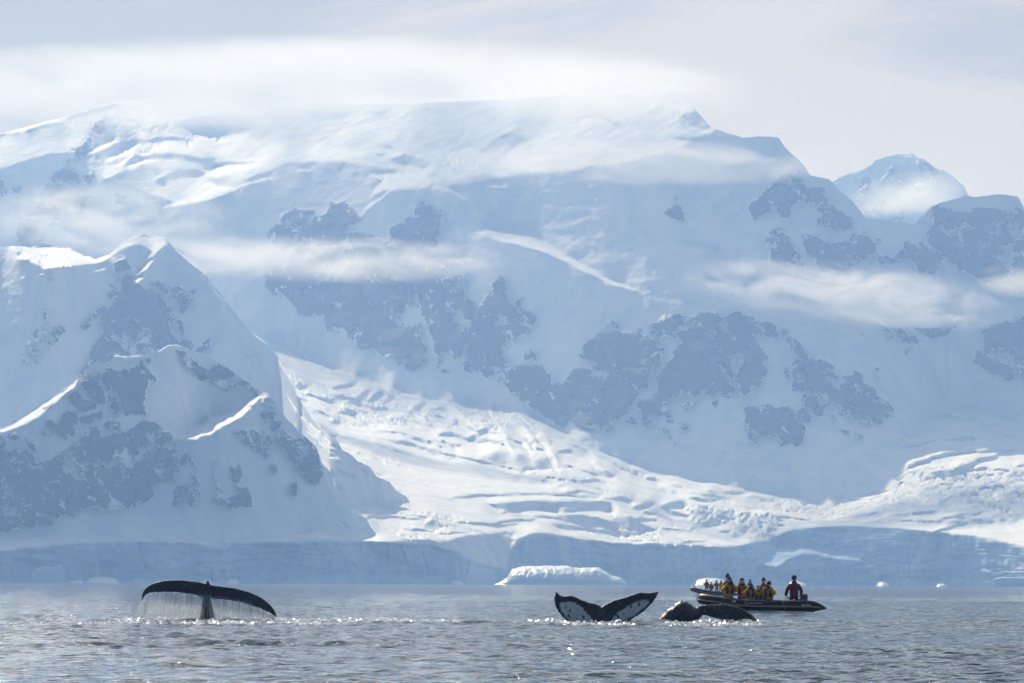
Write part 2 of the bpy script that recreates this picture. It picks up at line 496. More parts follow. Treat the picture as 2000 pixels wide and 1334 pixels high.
for p, w in [(zu([(1130, 750), (1180, 690), (1230, 665), (1440, 655)]), 4), (zu([(1480, 650), (1600, 670), (1700, 740)]), 5), (zu([(990, 870), (1040, 800), (1110, 740)]), 5), (zu([(1705, 860), (1750, 820), (1870, 790), (1990, 810)]), 4), (zu([(1820, 640), (1950, 650)]), 5), (zu([(600, 540), (690, 550)]), 4), (zu([(220, 650), (290, 630), (380, 600), (440, 595)]), 5), (zu([(0, 750), (120, 700), (220, 655)]), 6)]:
    A.stroke(p, w, 12, 1.5)
# the bright ramp and small bright ledges on the face
A.area(zv([(100, 850), (130, 805), (230, 820), (370, 835), (480, 900), (560, 955), (690, 1020), (790, 1090), (900, 1125), (990, 1165), (970, 1175), (850, 1135), (700, 1065), (600, 1010), (480, 960), (330, 910), (240, 895), (180, 870)]), 11, 2, 1)
A.area(zv([(1365, 1100), (1480, 1095), (1620, 1120), (1500, 1140), (1385, 1135)]), 11, 2)
for p, w in [(zv([(1300, 910), (1375, 945)]), 6), (zv([(1390, 985), (1440, 965), (1520, 985)]), 8), (zv([(1200, 515), (1280, 550), (1380, 640)]), 4), (zv([(130, 578), (245, 585)]), 4), (zv([(1680, 930), (1720, 915)]), 3), (z9([(300, 150), (400, 200), (540, 275)]), 3.5), (z4([(700, 190), (770, 185)]), 4), (z4([(790, 90), (870, 40), (950, 0)]), 5)]:
    A.stroke(p, w, 12, 1.5)
# valley glacier
GLAC = [(-260, 560), (300, 560), (420, 600), (470, 640), (525, 672), (560, 680), (610, 700), (660, 720), (700, 735), (760, 752), (800, 770), (850, 780), (930, 790), (1000, 800), (1060, 820), (1100, 840), (1150, 870), (1200, 890), (1260, 912), (1320, 930), (1400, 942), (1460, 955), (1500, 962), (1560, 968), (1600, 985), (1625, 990), (1640, 976), (1700, 962), (1750, 958), (1775, 925), (1765, 880), (1790, 840), (1820, 802), (1870, 790), (1930, 802), (2000, 840), (2250, 880),
        (2250, 1075), (2000, 1066), (1940, 1052), (1850, 1040), (1750, 1029), (1650, 1025), (1550, 1032), (1500, 1055), (1420, 1067), (1350, 1067), (1200, 1061), (1100, 1047), (1050, 1042), (1000, 1058), (960, 1084), (900, 1070), (840, 1055), (740, 1060), (640, 1052), (420, 1058), (-260, 1066)]
A.area([(1735, 965), (1745, 870), (1785, 812), (1860, 766), (1940, 776), (2010, 812), (2250, 846), (2250, 900), (1790, 965)], 32, 15, 5)
A.area(GLAC, 7, 4, 3, 22)
A.area([(-260, 560), (300, 560), (420, 600), (500, 660), (560, 740), (600, 820), (640, 870), (560, 900), (500, 1040), (-260, 1050)], 9.5, 10)
A.area([(1770, 885), (1790, 840), (1820, 802), (1870, 790), (1930, 802), (2000, 840), (2250, 880), (2250, 900), (1950, 880), (1830, 890)], 9, 6, 3)
SH = 46
for p, w in [(zg([(160, 330), (195, 365), (245, 378)]), 11), (zg([(340, 388), (440, 368), (485, 345)]), 6), (zg([(450, 325), (485, 350)]), 7), (zg([(490, 430), (535, 395)]), 11), (zg([(570, 340), (630, 380), (655, 415), (610, 450)]), 13), (zg([(540, 440), (600, 400)]), 9), (zg([(740, 490), (790, 460)]), 14), (zg([(400, 495), (475, 502)]), 8), (zg([(355, 540), (390, 550)]), 8), (zg([(430, 450), (560, 470), (700, 490), (810, 535)]), 5), (zg([(300, 435), (480, 430)]), 3),
             (zg([(640, 520), (800, 550), (860, 570)]), 6), (zg([(860, 600), (940, 600), (1010, 625)]), 9), (zg([(1000, 630), (1060, 600), (1120, 560)]), 9), (zg([(1100, 480), (1125, 520)]), 6), (zg([(1200, 550), (1260, 580), (1320, 640)]), 13), (zg([(1260, 620), (1300, 680)]), 10), (zg([(1340, 615), (1390, 660)]), 14), (zg([(1385, 680), (1430, 770)]), 13), (zg([(590, 620), (760, 660), (930, 720)]), 4), (zg([(700, 640), (900, 690), (1100, 740), (1260, 770)]), 5), (zg([(560, 590), (700, 600), (850, 640)]), 3), (zg([(880, 470), (940, 480), (990, 540)]), 7), (zg([(920, 560), (980, 520)]), 6), (zg([(1020, 620), (1180, 640), (1220, 690)]), 9),
             (zg([(1480, 640), (1560, 680), (1650, 720)]), 6), (zg([(1600, 740), (1640, 780), (1698, 800)]), 12), (zg([(1490, 815), (1600, 830)]), 5), (zg([(1240, 795), (1260, 805)]), 4), (zg([(1300, 810), (1380, 820)]), 3), (zg([(1420, 840), (1460, 845)]), 4),
             (zh([(280, 330), (480, 310), (720, 295), (1000, 295), (1280, 298), (1580, 325)]), 4), (zh([(330, 545), (560, 560), (720, 578), (870, 565)]), 5), (zh([(60, 560), (120, 540), (165, 560)]), 12), (zh([(860, 130), (900, 135)]), 4), (zh([(1000, 145), (1100, 170)]), 4), (zh([(1200, 210), (1290, 220)]), 3),
             (zi([(100, 70), (240, 120), (400, 185)]), 5), (zi([(0, 80), (110, 150)]), 8), (zi([(130, 150), (230, 180)]), 12), (zi([(190, 200), (300, 215), (400, 250), (490, 285)]), 6), (zi([(340, 285), (470, 315), (600, 360), (740, 385)]), 7), (zi([(460, 250), (560, 290)]), 5), (zi([(690, 305), (800, 320)]), 9), (zi([(820, 315), (980, 320)]), 8), (zi([(1010, 350), (1100, 365), (1185, 380)]), 9), (zi([(690, 350), (780, 380)]), 6), (zi([(810, 370), (930, 405)]), 5), (zi([(1130, 490), (1300, 500), (1470, 515)]), 5), (zi([(870, 440), (915, 442)]), 3),
             (zi([(20, 350), (130, 370)]), 9), (zi([(360, 425), (470, 400), (600, 410)]), 13), (zi([(150, 420), (290, 400)]), 10), (zi([(480, 380), (560, 380)]), 6), (zi([(640, 560), (760, 555)]), 8), (zi([(580, 600), (600, 580)]), 7), (zi([(870, 635), (960, 630)]), 8), (zi([(900, 600), (1080, 620), (1180, 660)]), 5), (zi([(1040, 670), (1120, 690)]), 8), (zi([(500, 690), (700, 680)]), 3), (zi([(100, 660), (200, 680)]), 3),
             (z9([(700, 950), (860, 890), (1000, 862), (1280, 845)]), 7), (z9([(820, 985), (960, 965), (1085, 908)]), 13), (z9([(990, 965), (1130, 940), (1290, 965)]), 7), (z9([(690, 1005), (780, 1040), (900, 1060)]), 12), (z9([(900, 1010), (1060, 1000), (1180, 970)]), 8), (z9([(1110, 1060), (1200, 1040), (1300, 1030)]), 9), (z9([(1020, 1170), (1090, 1160)]), 16), (z9([(1190, 1150), (1250, 1150), (1300, 1120)]), 20), (z9([(770, 1090), (820, 1095)]), 12), (z9([(860, 1120), (900, 1150)]), 9), (z9([(960, 1190), (1080, 1220), (1220, 1230)]), 7), (z9([(600, 1140), (625, 1140)]), 7), (z9([(1040, 690), (1200, 715)]), 9), (z9([(880, 665), (950, 660)]), 7), (z9([(1230, 780), (1334, 770)]), 6), (z9([(1080, 900), (1200, 890)]), 9), (z9([(1250, 1060), (1334, 1080)]), 8), (z9([(1210, 1180), (1300, 1230)]), 10), (z9([(500, 1222), (700, 1215), (800, 1220)]), 3), (z9([(940, 1230), (1000, 1225)]), 6)]:
    A.stroke(p, w, SH, 1.8)
A.area(zg([(1080, 700), (1160, 680), (1260, 700), (1380, 720), (1390, 770), (1260, 775), (1130, 745)]), 36, 5, 4)
for pl in [zh([(600, 375), (900, 360), (1300, 355), (1700, 362), (1760, 400), (1840, 450), (1620, 440), (1450, 430), (1260, 468), (1090, 440), (950, 425), (840, 430), (700, 428)]), zh([(780, 468), (930, 490), (1240, 500), (1260, 475), (1440, 480), (1600, 495), (1700, 528), (1780, 520), (1840, 470), (1920, 520), (2000, 600), (1960, 612), (1640, 590), (1480, 585), (1300, 545), (1200, 520), (950, 488)]), zh([(1170, 552), (1280, 550), (1450, 585), (1640, 600), (1960, 632), (1800, 660), (1640, 640), (1500, 612), (1380, 608), (1220, 592)]),
           zi([(0, 455), (90, 470), (160, 520), (230, 560), (310, 580), (310, 600), (180, 590), (0, 600)]), zi([(380, 430), (520, 480), (600, 500), (760, 500), (780, 560), (640, 580), (560, 500), (420, 480)])]:
    A.area(pl, 50, 2, 1.5)
for p, w in [(zh([(1250, 408), (1350, 412), (1450, 425)]), 4), (zh([(1580, 485), (1680, 525), (1760, 520)]), 3), (zh([(1260, 540), (1500, 582), (1960, 622)]), 3.5)]:
    A.stroke(p, w, 8, 1.5)
_r = np.random.RandomState(99)
_gp = np.array(GLAC)
for _k in range(260):
    _x = _r.uniform(560, 2100); _y = _r.uniform(700, 1060)
    if poly_sd(GLAC, np.array([_x]), np.array([_y]))[0] < 14: continue
    if 780 < _x < 1050 and 880 < _y < 985: continue                     # the smooth bright basin stays smooth
    _d = 0.36 if _y < 900 and _x < 1300 else (0.22 if _y < 990 and _x < 1650 else (-0.10 if _x > 1700 and _y < 960 else 0.05))
    _d += _r.normal(0, 0.10); _L = _r.uniform(10, 44) * (1.3 if _x > 1650 else 1.0); _b = _r.normal(0, 3.5)
    _q = [(_x - _L, _y - _d * _L), (_x, _y + _b), (_x + _L, _y + _d * _L)]
    A.stroke(_q, _r.uniform(2.0, 6.0), _r.uniform(36, 62), 1.1, seed=300 + _k % 40)
JUMBLE = zi([(540, 430), (700, 420), (900, 450), (1190, 480), (1240, 560), (1190, 660), (1000, 620), (850, 570), (700, 560), (580, 540)])
A.area(JUMBLE, np.clip(26 + 120 * fbm(GXX / 9, GYY / 6, 201, 4, 0.6), 8, 66), 4, 2)
A.area(z9([(680, 1000), (800, 960), (950, 1000), (1100, 980), (1334, 950), (1500, 960), (1500, 1240), (1200, 1240), (1000, 1150), (850, 1130)]), np.clip(13 + 130 * np.clip(fbm(GXX / 26, GYY / 11, 221, 4, 0.55) - 0.06, 0, 1), 9, 56), 8, 4)
A.area([(840, 1062), (900, 1050), (1000, 1036), (1010, 1062), (985, 1110), (950, 1110)], np.clip(46 + 150 * fbm(GXX / 16, GYY / 7, 231, 4, 0.6), 8, 74), 4, 2)
A.area([(640, 1000), (642, 985), (690, 1000), (722, 1020), (738, 1045), (690, 1050), (650, 1038)], np.clip(27 + 26 * fbm(GXX / 5, GYY / 4, 251, 3), 10, 50), 3, 1)
# calving front
CLIFF = [(-260, 1072), (0, 1075), (60, 1072), (130, 1062), (230, 1056), (300, 1058), (400, 1064), (560, 1060), (640, 1055), (740, 1061), (838, 1064), (900, 1082), (950, 1104), (985, 1112), (1003, 1066), (1036, 1043), (1100, 1048), (1200, 1063), (1300, 1067), (1360, 1066), (1420, 1068), (1500, 1058), (1530, 1040), (1600, 1030), (1660, 1027), (1720, 1031), (1800, 1040), (1860, 1043), (1900, 1050), (1940, 1058), (2000, 1070), (2260, 1078)]
A.area(CLIFF + [(2260, 1200), (-260, 1200)], 79, 1.5, 1.5, 12)
A.area(zi([(1110, 830), (1200, 750), (1160, 705), (1420, 705), (1600, 735), (1750, 780), (1880, 822), (1770, 828), (1640, 812), (1520, 780), (1420, 770), (1330, 810), (1200, 880), (1140, 860)]), 11, 2, 1.5)
A.area([(385, 1062), (405, 1055), (430, 1060), (442, 1068), (438, 1075), (415, 1070)], 7, 2, 2)
A.area([(-60, 1060), (0, 1058), (20, 1066), (32, 1073), (0, 1074), (-60, 1074)], 8, 2, 1)
A.area([(560, 1058), (600, 1048), (700, 1052), (780, 1056), (838, 1063), (780, 1062), (700, 1058), (640, 1054)], 8, 2, 1)
for p, w in [(zh([(0, 750), (60, 755)]), 4), (zh([(145, 740), (300, 750), (420, 800), (560, 850), (700, 900), (780, 905)]), 7), (zh([(340, 700), (450, 750), (600, 770), (730, 850)]), 9), (zh([(390, 860), (500, 890)]), 5), (zi([(480, 960), (420, 975)]), 3)]:
    A.stroke(p, w, 12, 1.5)
ROCK_A = [
 z4([(70,300),(120,240),(180,180),(200,140),(280,110),(400,110),(440,160),(500,140),(540,60),(600,70),(640,50),(700,90),(720,140),(760,180),(700,220),(690,250),(740,280),(860,320),(990,350),(960,260),(980,230),(1040,200),(1100,165),(1140,170),(1140,110),(1190,60),(1260,80),(1290,120),(1350,140),(1385,200),(1330,220),(1320,290),(1280,320),(1310,370),(1260,400),(1250,480),(900,470),(700,480),(500,480),(300,430),(120,370)]),
 z4([(60,600),(60,680),(150,720),(200,760),(280,800),(300,860),(400,880),(420,840),(500,880),(500,950),(540,1000),(620,990),(660,1040),(720,1040),(720,1090),(760,1120),(860,1110),(920,1180),(1030,1190),(1030,1230),(1110,1265),(1180,1250),(1240,1190),(1250,1150),(1290,1170),(1290,1200),(1320,1270),(1390,1290),(1400,1270),(1340,1230),(1330,1150),(1390,1130),(1440,1190),(1482,1170),(1482,600),(1400,480),(1200,430),(800,440),(500,440),(200,470)]),
 z5([(0,60),(300,60),(440,50),(400,100),(430,230),(500,290),(500,360),(420,460),(420,560),(390,690),(330,700),(280,650),(230,690),(240,760),(310,800),(265,820),(210,770),(190,690),(120,700),(60,760),(0,790)]),
 z5([(690,85),(745,130),(740,200),(800,260),(830,340),(880,340),(930,350),(960,400),(920,520),(830,540),(760,620),(740,640),(760,700),(740,750),(640,820),(590,860),(520,810),(440,815),(400,800),(420,720),(450,620),(430,560),(480,420),(530,320),(580,220),(620,140)]),
 z5([(820,215),(870,240),(850,330),(810,280)]),
 z5([(855,660),(900,640),(970,660),(960,710),(890,700)]),
 z5([(740,740),(800,760),(870,760),(930,780),(1010,760),(1060,820),(1100,890),(1180,905),(1200,860),(1260,790),(1380,810),(1400,850),(1520,850),(1569,900),(1569,1240),(1520,1265),(1480,1245),(1400,1260),(1280,1230),(1240,1200),(1180,1225),(1080,1180),(1000,1130),(930,1100),(890,1050),(830,1040),(790,980),(740,930),(680,870),(700,810)]),
 z6([(140,440),(180,370),(260,330),(300,270),(400,270),(500,270),(600,270),(680,240),(740,290),(860,350),(900,420),(880,520),(890,570),(820,640),(760,640),(760,720),(700,780),(600,900),(560,1000),(480,1060),(460,1100),(400,1165),(350,1140),(280,1155),(170,1140),(80,1080),(0,1120),(0,720),(60,640),(100,600),(230,630),(220,680),(400,660),(420,640),(300,600),(240,540),(140,500)]),
 z6([(740,210),(830,190),(880,140),(1050,115),(1060,140),(1180,140),(1220,90),(1380,100),(1430,130),(1560,95),(1700,130),(1750,180),(1780,260),(1740,380),(1840,480),(1840,640),(1740,760),(1700,830),(1600,850),(1570,760),(1540,760),(1530,850),(1400,850),(1340,840),(1260,800),(1200,830),(1180,930),(1150,960),(1080,930),(1080,1000),(1000,960),(980,1030),(900,1060),(830,1050),(770,1140),(700,1090),(700,1010),(660,1010),(680,890),(760,890),(850,830),(860,760),(820,690),(880,600),(970,510),(1000,420),(1000,340),(880,330),(780,280)]),
 z6([(320,240),(380,200),(430,170),(510,210),(480,240)]), z6([(560,1080),(600,1020),(640,1050),(650,1090),(600,1100)]),
 z6([(830,1140),(880,1090),(920,1130),(960,1180),(970,1230),(920,1200)]), z6([(1000,1080),(1100,1080),(1135,1110),(1090,1155),(1020,1110)]), z6([(900,1040),(980,1050),(1000,1090),(930,1080)]), z6([(980,1270),(1020,1260),(1020,1285)]), z6([(1330,890),(1380,880),(1380,920),(1340,940)]),
 z7([(230,1050),(250,980),(320,925),(390,930),(440,960),(490,935),(550,980),(640,950),(700,970),(770,945),(810,1000),(850,1070),(790,1070),(780,1170),(760,1250),(710,1275),(640,1250),(600,1270),(560,1240),(480,1235),(400,1225),(340,1270),(290,1230),(250,1130)]),
 z7([(880,530),(930,510),(1000,550),(1060,590),(1000,610),(1050,650),(1150,680),(1230,670),(1240,620),(1310,640),(1310,740),(1420,770),(1430,820),(1490,880),(1540,880),(1590,960),(1580,1030),(1500,1060),(1440,1090),(1280,1080),(1200,1040),(1180,990),(1120,1005),(1040,940),(980,930),(960,980),(900,1010),(860,950),(780,930),(770,870),(860,830),(860,790),(720,790),(680,730),(700,700),(780,730),(800,660),(770,590),(860,600)]),
 z7([(570,260),(640,245),(670,290),(650,400),(600,340)]), z7([(690,340),(740,370),(800,440),(830,520),(860,500),(860,590),(780,590),(720,470),(690,420)]), z7([(690,500),(760,540),(760,670),(700,680),(680,570)]), z7([(600,560),(640,640),(690,780),(650,720)]),
 z7([(380,180),(480,180),(540,220),(540,320),(450,300),(420,240)]), z7([(1420,570),(1450,600),(1455,720),(1430,680),(1410,620)]), z7([(1460,750),(1500,800),(1480,790)]), z7([(990,1010),(1060,1020),(1090,1070),(1050,1050)]), z7([(1240,1190),(1310,1205),(1260,1230)]), z7([(1090,1150),(1190,1150),(1180,1170),(1110,1165)]),
 z8([(60,420),(130,350),(230,280),(280,200),(340,200),(380,170),(440,220),(460,290),(580,290),(600,330),(580,390),(620,420),(700,460),(740,490),(745,545),(650,560),(560,550),(500,520),(540,470),(480,400),(400,380),(340,400),(330,500),(260,440),(220,400),(210,450),(130,480),(110,490),(90,450)]),
 z8([(200,600),(240,545),(320,570),(340,640),(380,720),(440,790),(220,790),(210,700),(190,640)]),
 z8([(420,600),(540,600),(620,640),(740,640),(760,590),(820,590),(920,630),(900,720),(850,740),(780,780),(700,840),(540,840),(470,720),(430,660)]),
 z8([(1090,660),(1180,650),(1240,680),(1320,750),(1280,860),(1180,840),(1140,740),(1070,760),(1000,820),(900,800),(920,730),(1000,750),(1060,700)]),
 z8([(1260,400),(1330,360),(1300,430),(1400,410),(1460,440),(1560,420),(1680,430),(1820,420),(2100,520),(2100,1000),(1868,960),(1700,920),(1500,860),(1400,780),(1320,730),(1240,640),(1250,560),(1280,480)]),
 z8([(1165,510),(1260,420),(1250,460),(1190,510)]),
 z9([(590,200),(760,250),(770,290),(640,290)]), z9([(770,220),(980,210),(920,260),(860,280)]), z9([(690,330),(745,330),(720,345)]), z9([(1100,230),(1334,150),(1500,120),(1500,520),(1334,510),(1300,420),(1130,330),(1110,270)]), z9([(1085,340),(1130,360),(1280,420),(1300,460),(1250,500),(1150,450),(1085,390)]),
 zt([(430,510),(520,520),(570,560),(560,640),(620,700),(600,760),(480,820),(380,880),(300,1000),(220,1075),(110,1060),(130,900),(170,880),(250,770),(300,670),(380,560)]),
 zt([(480,420),(550,370),(620,300),(600,380),(650,380),(560,440),(450,500)]), zt([(650,210),(735,165),(650,260)]), zt([(0,575),(40,600),(50,650),(30,720),(0,740),(-80,740),(-80,560)]), zt([(90,640),(130,650),(130,690),(90,700)]), zt([(570,560),(640,550),(640,620),(600,640)]), zt([(785,700),(850,700),(885,760),(850,810),(810,770)]),
 zv([(1130,730),(1195,690),(1195,640),(1245,740),(1245,795),(1200,760)]),
]
SNOW_A = [
 z4([(430,640),(560,500),(600,390),(650,390),(620,480),(520,630)]), z4([(1135,640),(1165,640),(1185,850),(1240,950),(1290,1080),(1275,1210),(1250,1190),(1230,1060),(1180,960),(1140,800)]),
 z4([(1040,870),(1140,790),(1160,850),(1185,930),(1120,960),(1060,940)]), z4([(190,210),(240,190),(260,230),(340,230),(330,260),(250,250)]), z4([(360,150),(400,130),(430,170),(380,200)]), z4([(550,790),(630,790),(620,840),(570,830)]), z4([(880,670),(960,600),(1030,590),(920,650)]), z4([(290,310),(350,310),(430,370),(380,350)]),
 z5([(60,440),(110,420),(180,600),(190,700),(150,700),(100,560)]), z5([(360,330),(410,330),(430,400),(460,420),(410,480),(400,560),(380,440),(320,440)]), z5([(665,395),(740,395),(720,430),(680,430)]), z5([(580,400),(620,355),(635,370),(600,405)]), z5([(715,230),(760,215),(840,340),(900,410),(870,420),(780,290)]),
 z6([(960,330),(1000,330),(1050,140),(1065,140),(1020,330),(1000,430),(920,560),(850,640),(790,720),(700,800),(640,900),(590,1000),(560,1010),(620,890),(720,760),(800,650),(880,560),(880,500),(930,420)]), z6([(710,830),(770,810),(850,790),(840,830),(770,890),(720,860)]), z6([(1340,250),(1400,230),(1430,150),(1470,180),(1495,270),(1430,240)]), z6([(1370,450),(1420,380),(1450,500),(1430,500),(1400,460)]), z6([(1520,470),(1600,470),(1620,560),(1580,640),(1580,760),(1540,760),(1540,640),(1510,600)]), z6([(910,940),(960,880),(1180,850),(1280,790),(1280,830),(1200,880),(1000,915)]), z6([(1400,640),(1440,620),(1490,640),(1450,655)]),
 z7([(1210,810),(1250,770),(1270,840)]), z7([(1000,740),(1050,760),(1040,780)]), z7([(1290,780),(1310,820),(1290,800)]),
 z8([(1280,540),(1330,540),(1420,560),(1420,590),(1340,590)]), z8([(1480,530),(1560,540),(1540,560),(1490,550)]), z8([(1680,520),(1730,500),(1710,560),(1670,570)]), z8([(1580,640),(1640,650),(1630,670),(1590,665)]), z8([(1600,740),(1700,740),(1780,700),(1790,780)]), z8([(1780,590),(1800,500),(1840,520),(1800,560)]), z8([(1340,760),(1400,790),(1540,870),(1540,920),(1420,840),(1300,850)]),
 z8([(700,800),(860,740),(900,760),(920,790),(780,800)]), z8([(1060,790),(1110,740),(1190,820),(1120,830)]), z8([(280,220),(330,220),(340,260),(300,270)]), z8([(340,420),(400,400),(480,440),(540,520),(480,540),(420,480),(360,500)]),
 z9([(1135,335),(1270,370),(1290,415),(1200,380)]), z9([(1150,185),(1215,160),(1200,180)]), z9([(1260,175),(1295,175),(1290,190)]),
]
for _pl in ROCK_A:
    A.area(_pl, 57, 6)
A.solve(3760.0, 0.4)
_lb = poly_sd([(-300, 1050), (-300, 600), (300, 600), (420, 620), (500, 680), (560, 760), (600, 840), (640, 900), (640, 1000), (600, 1046)], GXX, GYY)
A.q = A.q + 0.10 * sstep(-4, 30, _lb)
if DBG:
    for yy in (1140,1100,1062,900,700,560,400,250):
        print('DBG A', yy, [int(A.depth(np.array(float(x)), np.array(float(yy)))) for x in range(-100,2101,200)])

SKY_TOP = [(-260, 320), (0, 262), (110, 232), (230, 200), (330, 190), (460, 196), (620, 200), (800, 202), (980, 194), (1100, 186), (1230, 184), (1300, 170), (1336, 176), (1352, 205), (1370, 228), (1392, 250), (1450, 268), (1480, 264), (1520, 268), (1535, 290), (1568, 320), (1582, 342), (1620, 350), (1640, 372), (1665, 392), (1690, 425), (1740, 432), (1785, 437), (1800, 424), (1818, 404), (1840, 395), (1870, 388), (1884, 381), (1900, 385), (1950, 379), (1988, 383), (2002, 410), (2060, 440), (2260, 470)]
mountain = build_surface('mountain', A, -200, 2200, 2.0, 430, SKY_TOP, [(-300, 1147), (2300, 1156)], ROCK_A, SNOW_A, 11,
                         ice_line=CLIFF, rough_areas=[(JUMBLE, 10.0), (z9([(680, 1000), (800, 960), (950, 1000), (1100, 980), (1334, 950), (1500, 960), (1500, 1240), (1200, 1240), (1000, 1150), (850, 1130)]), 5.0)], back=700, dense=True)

# ---------------------------------------------------------------- left spur, behind the front peak
B = Relief(55)
B.area(z3([(70, 215), (160, 215), (300, 235), (380, 225), (520, 240), (610, 235), (700, 290), (800, 335), (880, 325), (960, 300), (940, 340), (840, 375), (700, 395), (560, 405), (380, 430), (340, 390), (250, 350), (110, 335), (180, 290), (120, 250)]), 8, 2, 1.5)
B.area(z3([(960, 300), (1040, 220), (1140, 150), (1240, 125), (1440, 155), (1450, 210), (1340, 320), (1240, 380), (1130, 440), (1180, 380), (1300, 280), (1200, 220), (1060, 250)]), 22, 5, 2)
for p, w in [(z3([(330, 470), (450, 455)]), 5), (z3([(390, 510), (450, 525)]), 6), (z3([(640, 510), (750, 520)]), 8), (z3([(800, 450), (930, 415)]), 6), (z3([(180, 510), (220, 480)]), 4), (z3([(1170, 490), (1240, 430), (1330, 350)]), 8), (z3([(1180, 530), (1240, 500)]), 9), (z3([(1750, 465), (1790, 475)]), 4), ([(400, 540), (425, 575), (440, 590)], 4), ([(475, 695), (490, 703)], 7), ([(465, 720), (490, 745), (500, 752)], 5), ([(492, 650), (512, 665), (525, 672)], 3.5), ([(395, 695), (415, 678), (430, 662)], 4), ([(505, 745), (520, 752)], 4), ([(610, 855), (640, 870)], 4), ([(640, 898), (665, 890)], 4), ([(540, 700), (580, 760), (600, 800), (625, 838)], 5), ([(560, 775), (590, 820), (620, 850)], 4)]:
    B.stroke(p, w, 12, 1.5)
for p, w, sl_ in [([(640, 880), (690, 915)], 5, 12), ([(660, 918), (720, 952)], 6, 15), ([(690, 908), (745, 948)], 4, 12), ([(625, 900), (660, 945), (700, 970)], 7, 20), ([(720, 930), (770, 965)], 4, 70)]:
    B.stroke(p, w, sl_, 1.5)
B.area([(590, 815), (640, 862), (690, 905), (700, 920), (650, 900), (600, 850)], 16, 4, 2)
B.solve(4200.0, 0.12)
_tb = np.interp(gx, [560, 640, 700, 745, 800, 850], [1040, 990, 985, 985, 980, 1012])
_ab = (np.log(A.depth(gx, _tb)) - np.log(B.depth(gx, _tb)) + 0.001) * sstep(540, 625, gx)
B.q = B.q + _ab[None, :]
if DBG:
    for yy in (1095,900,700,560,480):
        print('DBG B', yy, [int(B.depth(np.array(float(x)), np.array(float(yy)))) for x in range(-100,801,100)])
ROCK_B = [
 z3([(1100,460),(1170,480),(1190,540),(1290,560),(1340,620),(1400,680),(1450,700),(1480,780),(1500,850),(1560,880),(1590,960),(1600,1030),(1650,1060),(1690,1110),(1660,1120),(1580,1100),(1450,1080),(1400,1110),(1300,1130),(1280,1180),(1100,1180),(1040,1190),(940,1210),(900,1280),(820,1260),(740,1310),(700,1334),(780,1200),(820,1100),(880,1010),(895,930),(885,850),(940,770),(990,720),(1030,670),(1040,560),(1090,490)]),
 z3([(1500,600),(1560,560),(1620,590),(1700,600),(1700,690),(1640,770),(1580,810),(1540,720),(1490,650)]), z3([(1290,540),(1400,530),(1480,530),(1460,640),(1400,600),(1330,590)]),
 z3([(360,790),(420,790),(425,890),(370,870),(360,830)]),
 z3([(340,920),(400,910),(440,930),(500,940),(560,920),(570,970),(520,1000),(525,1050),(470,1095),(400,1080),(350,1110),(340,1180),(325,1240),(240,1260),(200,1240),(190,1190),(220,1130),(260,1030),(300,990)]),
 z3([(700,920),(740,890),(810,850),(850,790),(900,745),(925,770),(880,850),(820,880),(800,950),(770,930),(720,950)]),
 z3([(930,640),(980,600),(1040,600),(1020,650),(940,680)]), z3([(1000,380),(1080,340),(1130,400),(1080,440),(1010,450)]), z3([(1780,1080),(1825,1045),(1800,1120),(1730,1170),(1715,1150)]), z3([(970,560),(1020,500),(1040,530),(990,590)]),
]
SNOW_B = [z3([(980, 980), (1030, 990), (1080, 1080), (1050, 1060), (1000, 1010)]), z3([(1150, 1050), (1250, 970), (1270, 990), (1180, 1080)]), z3([(1100, 840), (1190, 840), (1180, 865), (1110, 865)]), z3([(1340, 620), (1420, 640), (1480, 720), (1560, 880), (1540, 900), (1480, 800), (1420, 700)]), z3([(1530, 900), (1580, 960), (1590, 1060), (1560, 1080), (1530, 1000)])]
TOP_B = [(-260, 470), (0, 484), (20, 481), (60, 482), (85, 474), (100, 480), (135, 483), (160, 497), (185, 506), (215, 498), (230, 480), (255, 464), (280, 458), (325, 465), (345, 492), (372, 515), (400, 535), (430, 572), (452, 602), (476, 632), (496, 652), (525, 674), (548, 705), (562, 735), (582, 775), (604, 806), (642, 852), (656, 856), (668, 880), (690, 889), (700, 903), (722, 911), (736, 931), (760, 940), (774, 961), (792, 968), (800, 980), (850, 1010)]
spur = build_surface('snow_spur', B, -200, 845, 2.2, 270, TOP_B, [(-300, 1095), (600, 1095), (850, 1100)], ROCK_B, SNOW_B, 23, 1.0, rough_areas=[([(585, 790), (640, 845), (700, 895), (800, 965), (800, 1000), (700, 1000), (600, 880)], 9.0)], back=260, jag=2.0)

# ---------------------------------------------------------------- front peak at the left
Cc = Relief(56)
Cc.area(z1([(-60, 660), (0, 645), (80, 610), (180, 545), (300, 465), (400, 400), (495, 325), (480, 380), (420, 420), (340, 490), (260, 560), (180, 600), (100, 640), (20, 670)]), 10, 4, 2)
Cc.area(z2([(140, 690), (230, 640), (320, 590), (380, 550), (450, 540), (540, 510), (600, 460), (660, 430), (690, 435), (630, 500), (560, 570), (460, 620), (360, 680), (250, 710), (150, 708)]), 6, 2, 1)
Cc.area(z2([(340, 580), (375, 575), (375, 610), (345, 600)]), 50, 1.5); Cc.stroke(z2([(325, 630), (365, 630)]), 7, 50, 1.5); Cc.stroke(z2([(610, 500), (630, 510)]), 6, 50, 1.5)
Cc.stroke(z1([(195, 880), (270, 868)]), 4, 8, 1.2, warp=0.5)
Cc.stroke(z1([(330, 840), (390, 800)]), 3, 12, 1.2, warp=0.5)
Cc.stroke(z1([(690, 195), (740, 175), (800, 185), (910, 175)]), 3.5, 12, 1.2, warp=0.5)
Cc.stroke(z1([(1000, 160), (1060, 115), (1110, 105), (1180, 125)]), 3.5, 12, 1.2, warp=0.5)
